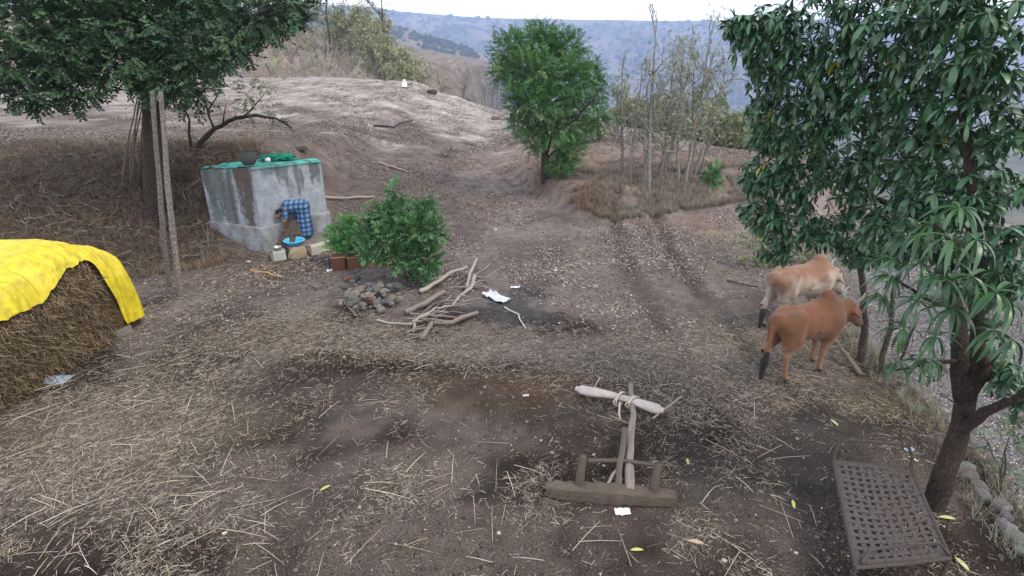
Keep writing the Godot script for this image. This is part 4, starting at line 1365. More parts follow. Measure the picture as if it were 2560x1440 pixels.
func face4(mb: MB, q: Array, turn: bool) -> void:
	if q.min() < 0:
		return
	if turn:
		mb.quad(q[0], q[1], q[2], q[3])
	else:
		mb.quad(q[3], q[2], q[1], q[0])

func bullock(label: String, at: Vector3, yaw: float, scale: float, paint: Callable, head_down: float, hx: float) -> void:
	var V := func(x, y, z): return Vector3(x, y, z)
	var bones := []
	bones.append([V.call(-0.44, 0.90, 0), V.call(-0.12, 0.83, 0), 0.165, 0.245, 1.12])
	bones.append([V.call(-0.12, 0.83, 0), V.call(0.32, 0.81, 0), 0.245, 0.275, 1.12, 0.015])
	bones.append([V.call(0.30, 0.76, 0), V.call(0.47, 0.80, 0), 0.26, 0.18, 1.2, 0.05])
	bones.append([V.call(-0.30, 1.04, 0), V.call(0.2, 1.02, 0), 0.085, 0.085])
	for s in [-1.0, 1.0]:
		# hip bones and ribs
		bones.append([V.call(-0.30, 1.03, s * 0.155), V.call(-0.34, 1.0, s * 0.17), 0.04, 0.035, 1.0, 0.05])
		for q in 4:
			var rx := 0.0 + q * 0.075
			bones.append([V.call(rx + 0.03, 0.98, s * 0.17), V.call(rx, 0.76, s * 0.222), 0.02, 0.022, 1.0, 0.03])
	for s in [-1.0, 1.0]:
		bones.append([V.call(-0.36, 1.03, s * 0.12), V.call(-0.6, 0.95, s * 0.07), 0.06, 0.06, 1.0, 0.1])
		# hind leg: thigh, gaskin, shank, pastern, hoof
		var sw: float = 0.07 * s
		bones.append([V.call(-0.42, 0.92, s * 0.12), V.call(-0.37, 0.68, s * 0.13), 0.14, 0.115, 1.15, 0.09])
		bones.append([V.call(-0.52, 0.86, s * 0.11), V.call(-0.50, 0.62, s * 0.13), 0.10, 0.075, 1.0, 0.08])
		bones.append([V.call(-0.36, 0.66, s * 0.14), V.call(-0.545 + sw, 0.44, s * 0.13), 0.10, 0.046, 1.0, 0.06])
		bones.append([V.call(-0.55 + sw, 0.45, s * 0.13), V.call(-0.50 + sw, 0.14, s * 0.13), 0.044, 0.028, 1.0, 0.03])
		bones.append([V.call(-0.50 + sw, 0.13, s * 0.13), V.call(-0.45 + sw, 0.04, s * 0.13), 0.034, 0.042, 1.0, 0.02])
		# front leg
		var sf: float = -0.08 * s
		bones.append([V.call(0.36, 0.86, s * 0.13), V.call(0.33, 0.60, s * 0.14), 0.15, 0.095, 1.15])
		bones.append([V.call(0.33, 0.60, s * 0.14), V.call(0.36 + sf, 0.35, s * 0.125), 0.075, 0.044, 1.0, 0.06])
		bones.append([V.call(0.36 + sf, 0.36, s * 0.125), V.call(0.35 + sf, 0.12, s * 0.125), 0.042, 0.028, 1.0, 0.03])
		bones.append([V.call(0.35 + sf, 0.12, s * 0.125), V.call(0.39 + sf, 0.04, s * 0.125), 0.033, 0.042, 1.0, 0.02])
	# hump, neck, dewlap, head
	bones.append([V.call(0.26, 1.05, 0), V.call(0.29, 1.16, 0), 0.15, 0.115, 1.25])
	bones.append([V.call(0.40, 0.95, 0), V.call(0.68, 0.98 - head_down * 0.5, hx * 0.4), 0.19, 0.125, 1.3])
	bones.append([V.call(0.48, 0.62, 0), V.call(0.68, 0.80 - head_down * 0.5, hx * 0.35), 0.08, 0.06])
	bones.append([V.call(0.70, 1.01 - head_down * 0.6, hx * 0.5), V.call(0.80, 0.95 - head_down, hx * 0.75), 0.11, 0.10])
	bones.append([V.call(0.80, 0.95 - head_down, hx * 0.75), V.call(0.95, 0.78 - head_down, hx * 1.1), 0.095, 0.066])
	for s in [-1.0, 1.0]:
		bones.append([V.call(0.70, 1.00 - head_down * 0.6, hx * 0.5 + s * 0.09), V.call(0.68, 0.94 - head_down * 0.6, hx * 0.5 + s * 0.25), 0.032, 0.016, 1.0, 0.03])
	# tail
	bones.append([V.call(-0.62, 1.0, 0), V.call(-0.70, 0.88, 0.01), 0.045, 0.032])
	bones.append([V.call(-0.70, 0.88, 0.01), V.call(-0.725, 0.52, 0.02), 0.032, 0.024, 1.0, 0.02])
	bones.append([V.call(-0.725, 0.54, 0.02), V.call(-0.75, 0.36, 0.02), 0.026, 0.056, 1.0, 0.03])
	bones.append([V.call(-0.75, 0.36, 0.02), V.call(-0.77, 0.10, 0.02), 0.056, 0.03, 1.0, 0.03])
	var t := thing("bullock", label, "cow", at)
	t.rotation.y = yaw
	t.scale = Vector3.ONE * scale
	part("body", body_mesh(bones, 0.019, 0.1, paint), M.hide, t, false)
	var hb := Vector3(0.73, 1.08 - head_down * 0.65, hx * 0.55)
	for s in [-1.0, 1.0]:
		var horn := MB.new()
		horn.tube([hb + Vector3(0, -0.01, s * 0.05), hb + Vector3(0.0, 0.07, s * 0.12), hb + Vector3(0.05, 0.15, s * 0.14), hb + Vector3(0.1, 0.2, s * 0.12)], [0.03, 0.026, 0.018, 0.006], 9, Color(0.30, 0.27, 0.24))
		part("horn", horn, M.skin, t, false)
		var eye := MB.new()
		eye.lathe([Vector2(0, -0.018), Vector2(0.016, -0.008), Vector2(0.018, 0.004), Vector2(0.01, 0.015), Vector2(0, 0.018)], 9, Color(0.012, 0.01, 0.009), Vector3(0.83, 0.965 - head_down, hx * 0.8 + s * 0.09))
		part("eye", eye, M.plastic, t, false)

func cattle() -> void:
	var n := FastNoiseLite.new()
	n.seed = 3
	n.frequency = 3.0
	var brown := func(p: Vector3) -> Color:
		var c := Color(0.17, 0.072, 0.032)
		c = c.lerp(Color(0.19, 0.078, 0.036), sm(0.75, 1.15, p.y + n.get_noise_3d(p.x, p.y, p.z) * 0.15))
		c = c.lerp(Color(0.14, 0.065, 0.034), clampf(n.get_noise_3d(p.x * 0.7 + 9.0, p.y * 0.7, p.z * 0.7) * 2.0, 0.0, 0.7))
		c = c.lerp(Color(0.10, 0.075, 0.055), clampf(n.get_noise_3d(p.x * 2.2, p.y * 2.2 + 5.0, p.z * 2.2) * 2.5 - 0.5, 0.0, 0.6))
		c = c.lerp(Color(0.27, 0.16, 0.095), sm(0.62, 0.5, p.y + n.get_noise_3d(p.x * 2.0, p.y, p.z) * 0.25) * 0.75)
		if p.x < -0.66 and p.y < 0.52:
			c = Color(0.012, 0.012, 0.012)
		elif p.x < -0.675 and p.y < 0.92 and absf(p.z - 0.015) < 0.05:
			c = Color(0.22, 0.095, 0.045)
		if p.y < 0.06:
			c = Color(0.035, 0.03, 0.028)
		if p.x > 0.9:
			c = Color(0.09, 0.06, 0.05)
		return c
	var pied := func(p: Vector3) -> Color:
		var k := n.get_noise_3d(p.x * 0.8, p.y * 0.8, p.z) * 0.22
		var c := Color(0.46, 0.385, 0.33)
		c = c.lerp(Color(0.25, 0.13, 0.08), sm(0.68, 1.05, p.y + k * 1.3 + 0.05 * sin(p.x * 7.0)))
		c = c.lerp(Color(0.24, 0.15, 0.10), clampf(n.get_noise_3d(p.x * 0.9 + 4.0, p.y * 0.9, p.z) * 2.4, 0.0, 0.75))
		c = c.lerp(Color(0.36, 0.26, 0.2), sm(0.35, 0.1, p.y) * 0.6)
		if p.x < -0.66 and p.y < 0.45:
			c = Color(0.03, 0.028, 0.026)
		if p.y < 0.06:
			c = Color(0.035, 0.03, 0.028)
		return c
	var g := G(1990, 934)
	bullock("orange-brown humped bullock with a black tail tuft facing the trees", g + Vector3(0.04, 0.0, -0.05), deg_to_rad(24), 1.06, brown, 0.10, 0.10)
	var g2 := G(1962, 812)
	bullock("white bullock with a red-brown back standing behind the brown one", g2 + Vector3(0.15, 0.0, 0), deg_to_rad(20), 1.06, pied, 0.28, 0.0)

# ------------------------------------------------------------------ the person at the tank
func washer() -> void:
	# local frame: +x is where the person faces, feet at the origin
	var foot := Vector3(-5.40, 0.245, -13.93)
	var t := thing("person", "person in a blue checked gown bending over the wash basin", "person", foot)
	t.rotation.y = deg_to_rad(205)
	var hip := Vector3(-0.06, 0.84, 0)
	var chest := Vector3(0.28, 0.86, 0)
	var neck := Vector3(0.40, 0.80, 0)
	var head := Vector3(0.50, 0.70, 0)
	var skin := Color(0.22, 0.115, 0.075)
	var bones := [[neck, head, 0.05, 0.06], [head + Vector3(-0.01, 0.02, 0), head + Vector3(0.05, -0.05, 0), 0.092, 0.072], [head + Vector3(0.085, -0.03, 0), head + Vector3(0.095, -0.045, 0), 0.02, 0.014, 1.0, 0.02], [chest, hip, 0.12, 0.12]]
	for s in [-1.0, 1.0]:
		bones.append([head + Vector3(0.0, 0, s * 0.085), head + Vector3(-0.01, 0.02, s * 0.09), 0.02, 0.016, 1.0, 0.015])
		var sh := chest + Vector3(0.08, 0.0, s * 0.17)
		var el := Vector3(0.42, 0.56, s * 0.2)
		var wr := Vector3(0.46, 0.34, s * 0.1)
		bones.append([sh, el, 0.055, 0.043])
		bones.append([el, wr, 0.043, 0.03])
		bones.append([hip + Vector3(0, -0.05, s * 0.1), Vector3(0.0, 0.45, s * 0.1), 0.09, 0.06])
		bones.append([Vector3(0.0, 0.45, s * 0.1), Vector3(-0.05, 0.06, s * 0.1), 0.058, 0.038])
		bones.append([Vector3(-0.08, 0.035, s * 0.1), Vector3(0.13, 0.025, s * 0.12), 0.035, 0.026])
	var body := body_mesh(bones, 0.014, 0.04, func(_p): return skin)
	# hands: a palm, four fingers and a thumb each, closing on the wet cloth
	for s in [-1.0, 1.0]:
		var wr := Vector3(0.46, 0.34, s * 0.1)
		var hb := [[wr, wr + Vector3(0.02, -0.08, 0), 0.026, 0.03]]
		for q in 4:
			var fb := wr + Vector3(0.035 - q * 0.018, -0.095, 0.0)
			var ln: float = [0.035, 0.042, 0.038, 0.03][q]
			hb.append([fb, fb + Vector3(0, -ln, -s * 0.012), 0.0095, 0.0088, 1.0, 0.006])
			hb.append([fb + Vector3(0, -ln, -s * 0.012), fb + Vector3(0, -ln * 1.5, -s * 0.035), 0.0088, 0.0075, 1.0, 0.006])
		hb.append([wr + Vector3(0.04, -0.05, -s * 0.01), wr + Vector3(0.06, -0.085, -s * 0.03), 0.011, 0.0095, 1.0, 0.01])
		hb.append([wr + Vector3(0.06, -0.085, -s * 0.03), wr + Vector3(0.05, -0.115, -s * 0.045), 0.0095, 0.008, 1.0, 0.01])
		var hm := body_mesh(hb, 0.005, 0.012, func(_p): return skin)
		var off := body.v.size()
		body.v.append_array(hm.v)
		body.c.append_array(hm.c)
		for q in hm.i:
			body.i.append(q + off)
	part("body", body, M.skin, t, false)
	var hair := [[head + Vector3(-0.035, 0.035, 0), head + Vector3(0.01, 0.03, 0), 0.093, 0.09], [head + Vector3(-0.10, 0.06, 0), head + Vector3(-0.13, 0.05, 0), 0.055, 0.045]]
	part("hair", body_mesh(hair, 0.012, 0.03, func(_p): return Color(0.012, 0.01, 0.009)), M.hide, t, false)
	var check := func(p: Vector3) -> Color:
		var q := p / 0.06
		var a := fposmod(q.x + q.z * 0.4, 2.0) < 1.0
		var b := fposmod(q.y, 2.0) < 1.0
		if a and b:
			return Color(0.13, 0.215, 0.33)
		if a or b:
			return Color(0.04, 0.09, 0.18)
		return Color(0.018, 0.04, 0.10)
	var gown := [[hip, chest, 0.165, 0.16, 0.9], [chest, neck + Vector3(-0.04, 0.02, 0), 0.145, 0.08, 0.85], [hip, Vector3(-0.05, 0.45, 0), 0.17, 0.185, 0.85], [Vector3(-0.05, 0.45, 0), Vector3(-0.05, 0.18, 0), 0.185, 0.21, 0.85]]
	for s in [-1.0, 1.0]:
		var sh := chest + Vector3(0.08, 0.0, s * 0.17)
		gown.append([sh + Vector3(-0.02, 0, -s * 0.03), sh.lerp(Vector3(0.42, 0.56, s * 0.2), 0.72), 0.085, 0.07])
	part("gown", body_mesh(gown, 0.016, 0.06, check), M.cloth, t, false)

# ------------------------------------------------------------------ wooden harrow
func harrow() -> void:
	var l := Gup(1362, 1222, 0.08)
	var r := Gup(1688, 1246, 0.08)
	var base := (l + r) * 0.5 - Vector3(0, 0.08, 0)
	var t := thing("harrow", "weathered wooden bullock harrow lying on the dark soil", "harrow", base)
	var grey := Color(0.14, 0.112, 0.09)
	var pale := Color(0.30, 0.25, 0.215)
	var beam := MB.new()
	var dir := (r - l).normalized()
	var n := FastNoiseLite.new()
	n.seed = 6
	n.frequency = 2.0
	var bs := facing(dir, 1.0)
	beam.grid(40, 16, func(a: float, b: float):
		var ph := TAU * b
		var w := lerpf(0.065, 0.085, sin(PI * a)) * (0.75 if a < 0.05 else 1.0)
		var q := Vector2(cos(ph), sin(ph))
		q = Vector2(signf(q.x) * pow(absf(q.x), 0.22), signf(q.y) * pow(absf(q.y), 0.22)) * w * (1.0 + 0.22 * n.get_noise_2d(a * 9.0, b * 2.0))
		var p := l.lerp(r, a) + bs.y * q.y + bs.z * q.x * 1.05 + bs.x * 0.04 * n.get_noise_2d(b * 6.0, 3.0)
		var k := 0.75 + 0.5 * absf(n.get_noise_2d(a * 2.0, b * 40.0))
		return [p, Color(grey.r * k, grey.g * k, grey.b * k)])
	for e in [0, 40]:
		var c := beam.pt(l if e == 0 else r, Color(0.15, 0.12, 0.1))
		for k in 16:
			beam.tri(c, k * 41 + e, (k + 1) * 41 + e)
	part("beam", beam, M.wood, t)
	for a in [[1448, 1222, 0.42], [1634, 1236, 0.38]]:
		var p := Gup(a[0], a[1], 0.1)
		var m := MB.new()
		m.tube([p, p + Vector3(0.01, a[2] * 0.5, -0.03), p + Vector3(0.03, a[2], -0.05)], [0.055, 0.05, 0.042], 9, Color(0.12, 0.098, 0.078))
		part("upright", m, M.wood, t)
	var rail := MB.new()
	limb(rail, [Gup(1470, 1152, 0.22), Gup(1560, 1152, 0.2), Gup(1658, 1164, 0.24)], 0.03, 0.026, 7, 0.01)
	part("cross_rail", tint(rail, Color(0.11, 0.09, 0.075)), M.wood, t)
	var pole := MB.new()
	limb(pole, [Gup(1575, 1228, 0.13), Gup(1573, 1150, 0.15), Gup(1578, 1075, 0.14), Gup(1584, 1035, 0.12), Gup(1576, 962, 0.07)], 0.062, 0.036, 10, 0.008)
	part("pole", tint(pole, pale), M.wood, t)
	var hd := MB.new()
	limb(hd, [Gup(1545, 1222, 0.12), Gup(1549, 1160, 0.2), Gup(1562, 1072, 0.24)], 0.042, 0.034, 8, 0.02)
	part("handle", tint(hd, Color(0.15, 0.12, 0.1)), M.wood, t)
	var br := MB.new()
	limb(br, [Gup(1515, 1216, 0.1), Gup(1530, 1190, 0.13), Gup(1548, 1165, 0.17)], 0.022, 0.016, 7, 0.03)
	part("brace", tint(br, Color(0.34, 0.31, 0.27)), M.wood, t)
	# the yoke rests across the pole
	var y0 := Gup(1440, 968, 0.12)
	var y1 := Gup(1660, 1024, 0.12)
	var yk := thing("yoke", "pale wooden yoke tied across the harrow pole", "yoke", (y0 + y1) * 0.5 - Vector3(0, 0.1, 0))
	var ym := MB.new()
	var ys := facing((y1 - y0).normalized(), 1.0)
	ym.grid(36, 14, func(a: float, b: float):
		var ph := TAU * b
		var w := 0.055 + 0.012 * sin(a * 9.0)
		if a < 0.03 or a > 0.97:
			w *= 0.6
		var sag := 0.02 * cos((a - 0.5) * 7.0)
		var k := 0.75 + 0.5 * absf(n.get_noise_2d(a * 3.0, b * 30.0))
		return [y0.lerp(y1, a) + ys.y * (sin(ph) * w + sag) + ys.z * cos(ph) * w * 1.25, Color(0.66 * k, 0.58 * k, 0.53 * k)])
	part("bar", ym, M.wood, yk)
	for a in [[1474, 992, 1500, 944], [1632, 1046, 1704, 990]]:
		var pg := MB.new()
		limb(pg, [Gup(a[0], a[1], 0.05), Gup(a[2], a[3], 0.10)], 0.015, 0.012, 6, 0.01)
		part("peg", tint(pg, Color(0.42, 0.34, 0.29)), M.wood, yk)
	var rope := thing("rope", "pale rope lashed round the yoke and pole", "rope", y0.lerp(y1, 0.5) - Vector3(0, 0.1, 0))
	for a in [[0.47, 0.12, 0.10], [0.50, 0.115, 0.02], [0.60, 0.105, 0.14], [0.64, 0.11, 0.03]]:
		var rm := MB.new()
		var pts := []
		var rad := []
		var c: Vector3 = y0.lerp(y1, a[0])
		for q in 17:
			var ph := TAU * q / 16.0
			pts.append(c + ys.y * (sin(ph) * a[1] * 0.85 - 0.01) + ys.z * cos(ph) * a[1] + ys.x * a[2] * sin(ph * 0.5))
			rad.append(0.011)
		rm.tube(pts, rad, 6, Color(0.50, 0.42, 0.32))
		part("loop", rm, M.straw, rope)
	var tail := MB.new()
	limb(tail, [y0.lerp(y1, 0.5) + Vector3(0, 0.0, 0.12), Gup(1548, 1030, 0.05), Gup(1550, 1048, 0.02)], 0.02, 0.012, 6, 0.03)
	part("loose_end", tint(tail, Color(0.45, 0.38, 0.3)), M.straw, rope)

# ------------------------------------------------------------------ woven cot
func cot() -> void:
	var H := 0.42
	var tl := Gup(2084, 1152, H)
	var trr := Gup(2278, 1170, H)
	var br := Gup(2374, 1396, H)
	var bl := Gup(2138, 1420, H)
	var y := (tl.y + trr.y + br.y + bl.y) * 0.25
	for c in [0]:
		tl.y = y
		trr.y = y
		br.y = y
		bl.y = y
	var mid := (tl + trr + br + bl) * 0.25
	var base := mid
	base.y = gy(mid.x, -mid.z)
	var t := thing("cot", "dark metal cot woven with grey-brown straps under the mango tree", "cot", base)
	var steel := Color(0.085, 0.07, 0.06)
	for a in [[tl, trr], [trr, br], [br, bl], [bl, tl]]:
		var m := MB.new()
		m.tube([a[0], a[0].lerp(a[1], 0.5) - Vector3(0, 0.01, 0), a[1]], [0.021, 0.021, 0.021], 9, steel)
		part("rail", m, M.rust, t)
	for c in [tl, trr, br, bl]:
		var p: Vector3 = c.lerp(mid, 0.02)
		var m := MB.new()
		m.tube([c, Vector3(p.x, gy(p.x, -p.z) - 0.03, p.z)], [0.02, 0.02], 9, steel)
		part("leg", m, M.rust, t)
	var out := ((tl + trr) - (bl + br)).normalized()
	var hb := MB.new()
	var across := (trr - tl)
	var pts := [tl, tl + Vector3(0, 0.10, 0) + out * 0.05, tl + across * 0.06 + Vector3(0, 0.20, 0) + out * 0.09, tl + across * 0.18 + Vector3(0, 0.235, 0) + out * 0.1, tl + across * 0.82 + Vector3(0, 0.235, 0) + out * 0.1, tl + across * 0.94 + Vector3(0, 0.2, 0) + out * 0.09, trr + Vector3(0, 0.1, 0) + out * 0.05, trr]
	hb.tube(pts, [0.017, 0.017, 0.017, 0.017, 0.017, 0.017, 0.017, 0.017], 9, steel)
	part("head_rail", hb, M.rust, t)
	var fb := MB.new()
	var ac := br - bl
	fb.tube([bl + ac * 0.06 + Vector3(0, 0.03, 0) - out * -0.02, bl + ac * 0.16 + Vector3(0, 0.07, 0) + out * 0.12, bl + ac * 0.5 + Vector3(0, 0.08, 0) + out * 0.14, bl + ac * 0.9 + Vector3(0, 0.07, 0) + out * 0.13, br + Vector3(0, 0.03, 0)], [0.013, 0.013, 0.013, 0.013, 0.013], 8, steel)
	part("foot_rail", fb, M.rust, t)
	var strap := Color(0.075, 0.062, 0.058)
	var nw := 10
	var nl := 17
	for k in nw:
		var f := (k + 0.5 + rr(-0.07, 0.07)) / nw
		var wk := rr(0.85, 1.1)
		var m := MB.new()
		m.grid(68, 1, func(a: float, b: float):
			var w := 0.255 / nw * wk
			var ff: float = f + (b - 0.5) * 2.0 * w
			var p := tl.lerp(trr, ff).lerp(bl.lerp(br, ff), a)
			var sag := -0.06 * sin(PI * a) * sin(PI * f)
			return [p + Vector3(0, sag + 0.004 * cos(PI * (a * nl + 0.5 + k)) + 0.004, 0), strap * rr(0.92, 1.08)])
		part("strap", m, M.strap, t)
	for k in nl:
		var f := (k + 0.5 + rr(-0.07, 0.07)) / nl
		var wk := rr(0.85, 1.1)
		var m := MB.new()
		m.grid(40, 1, func(a: float, b: float):
			var ff: float = f + (b - 0.5) * 0.52 / nl * wk
			var p := tl.lerp(bl, ff).lerp(trr.lerp(br, ff), a)
			var sag := -0.06 * sin(PI * f) * sin(PI * a)
			return [p + Vector3(0, sag - 0.004 * cos(PI * (a * nw + 0.5 + k)) + 0.004, 0), strap * rr(0.92, 1.08)])
		part("strap", m, M.strap, t)

# ------------------------------------------------------------------ firewood, posts, stones
func log_at(label: String, px: Array, ups: Array, r0: float, r1: float, col: Color, called := "branch", group := "", sides := 7, wob := 0.04) -> void:
	var pts := []
	for k in px.size():
		pts.append(Gup(px[k][0], px[k][1], ups[k]))
	var mb := MB.new()
	limb(mb, pts, r0, r1, sides, wob)
	var lowest: Vector3 = pts[0]
	for p in pts:
		if p.y < lowest.y:
			lowest = p
	solo(called, tint(mb, col), M.wood, label, "branch", lowest - Vector3(0, minf(r0, 0.03), 0), group)

func firewood() -> void:
	var pale := Color(0.38, 0.34, 0.30)
	var grey := Color(0.22, 0.19, 0.165)
	log_at("thick pale crooked branch lying along the back of the firewood pile", [[1050, 728], [1099, 702], [1122, 684], [1168, 667]], [0.08, 0.14, 0.16, 0.2], 0.055, 0.036, pale)
	log_at("pale branch pointing up at the top of the firewood pile", [[1167, 722], [1174, 685], [1192, 646]], [0.12, 0.22, 0.42], 0.045, 0.028, pale)
	log_at("curved pale branch with a bent end on the firewood pile", [[1187, 690], [1175, 722], [1148, 741], [1130, 764]], [0.25, 0.18, 0.14, 0.1], 0.045, 0.025, pale)
	log_at("short thick log with a pale sawn end in the firewood pile", [[1014, 780], [1061, 760], [1112, 730]], [0.08, 0.13, 0.17], 0.062, 0.055, grey)
	log_at("long thin stick poking out toward the stone heap", [[944, 800], [1029, 811], [1087, 770], [1128, 766]], [0.03, 0.08, 0.16, 0.12], 0.025, 0.018, pale)
	log_at("heavy crooked dark log at the front of the firewood pile", [[1052, 846], [1080, 808], [1131, 806], [1194, 782]], [0.05, 0.07, 0.07, 0.08], 0.055, 0.042, Color(0.24, 0.195, 0.165))
	log_at("straight grey stick across the middle of the firewood pile", [[1026, 784], [1067, 787], [1141, 795]], [0.07, 0.1, 0.07], 0.03, 0.024, grey)
	log_at("short upright forked stick at the front of the firewood", [[1034, 830], [1036, 805], [1050, 790]], [0.05, 0.12, 0.18], 0.03, 0.022, Color(0.35, 0.31, 0.22))
	for k in 46:
		var u := rr(1010, 1190)
		var v := lerpf(835, 690, (u - 1000) / 200.0) + rr(-40, 28)
		var a := rr(-0.9, 0.3)
		var len_ := rr(30, 75)
		log_at("thin grey stick in the firewood pile", [[u, v], [u + cos(a) * len_ * 0.5, v + sin(a) * len_ * 0.35 + rr(-5, 5)], [u + cos(a) * len_, v + sin(a) * len_ * 0.7]], [0.05, rr(0.06, 0.18), rr(0.04, 0.2)], rr(0.010, 0.024), 0.008, pale.lerp(grey, rng.randf()), "stick", "thin sticks in the firewood pile", 6)
	log_at("brown stick lying on the damp soil before the washing slab", [[628, 676], [670, 682], [706, 694]], [0.03, 0.04, 0.03], 0.035, 0.022, Color(0.42, 0.27, 0.13))
	log_at("dark bent log lying out on the pale field", [[935, 322], [985, 318], [1032, 303]], [0.06, 0.1, 0.12], 0.06, 0.04, Color(0.06, 0.05, 0.045))
	log_at("bleached branch on the slope behind the tank", [[948, 408], [985, 418], [1020, 430]], [0.05, 0.07, 0.05], 0.04, 0.025, Color(0.42, 0.36, 0.32))
	log_at("pale bleached pole lying right of the tank", [[805, 498], [870, 497], [935, 492]], [0.04, 0.06, 0.04], 0.05, 0.04, Color(0.38, 0.31, 0.27))
	log_at("pale curved stick beside the white sheet in the ash", [[1262, 768], [1296, 785], [1315, 822]], [0.03, 0.05, 0.02], 0.018, 0.01, Color(0.6, 0.56, 0.5))
	log_at("dark stick lying by the lane near the cattle", [[1818, 702], [1850, 708], [1895, 716]], [0.03, 0.05, 0.03], 0.022, 0.012, Color(0.07, 0.06, 0.055))
	log_at("bent root sticking out of the bank beside the brown bullock", [[2090, 850], [2115, 885], [2150, 935]], [0.25, 0.16, 0.03], 0.03, 0.04, Color(0.2, 0.17, 0.145))
	log_at("bare dark twig arching over the low ground", [[2085, 722], [2120, 727], [2158, 722]], [0.3, 0.5, 0.7], 0.012, 0.006, Color(0.05, 0.045, 0.04))
	log_at("broken pale branch leaning against the grey trunk", [[2135, 775], [2150, 765], [2180, 760], [2200, 775]], [0.55, 0.62, 0.66, 0.6], 0.02, 0.012, Color(0.5, 0.46, 0.42))
	log_at("dark stick leaning beside the stone heap", [[890, 790], [868, 765], [856, 748]], [0.04, 0.1, 0.2], 0.022, 0.014, Color(0.2, 0.16, 0.13))

func posts() -> void:
	var b1 := G(420, 716)
	var d := -b1.z
	for a in [[[420, 716], [409, 600], [400, 470], [388, 330], [380, 230]], [[447, 738], [434, 600], [420, 470], [410, 330], [402, 230]]]:
		var g := G(a[0][0], a[0][1])
		var mb := MB.new()
		var pts := [g - Vector3(0, 0.3, 0)]
		for k in range(1, 5):
			pts.append(P(a[k][0], a[k][1], -g.z - 0.12 * k))
		limb(mb, pts, 0.066 if a[0][0] > 430 else 0.058, 0.038, 10, 0.006)
		solo("post", tint(mb, Color(0.40, 0.37, 0.34) if a[0][0] > 430 else Color(0.31, 0.28, 0.26)), M.bark, "tall pale weathered post, the thicker right one of the leaning pair" if a[0][0] > 430 else "tall grey weathered post, the slimmer one of the leaning pair", "post", g)
	for k in 24:
		var u := rr(302, 398)
		var g := G(u + rr(-6, 6), rr(452, 486))
		var mb := MB.new()
		var e := -g.z - rr(0.1, 0.5)
		limb(mb, [g - Vector3(0, 0.05, 0), P(u + 8, 370, e), P(lerpf(u, 360, 0.25) + rr(8, 22), rr(225, 285), e)], rr(0.018, 0.035), 0.014, 6, 0.008)
		solo("stalk", tint(mb, vary(Color(0.27, 0.23, 0.19), 0.35)), M.bark, "tall dry stalk in the bundle leaning on the dark-leaved tree", "stalk", g, "dry stalks leaning on the dark-leaved tree")

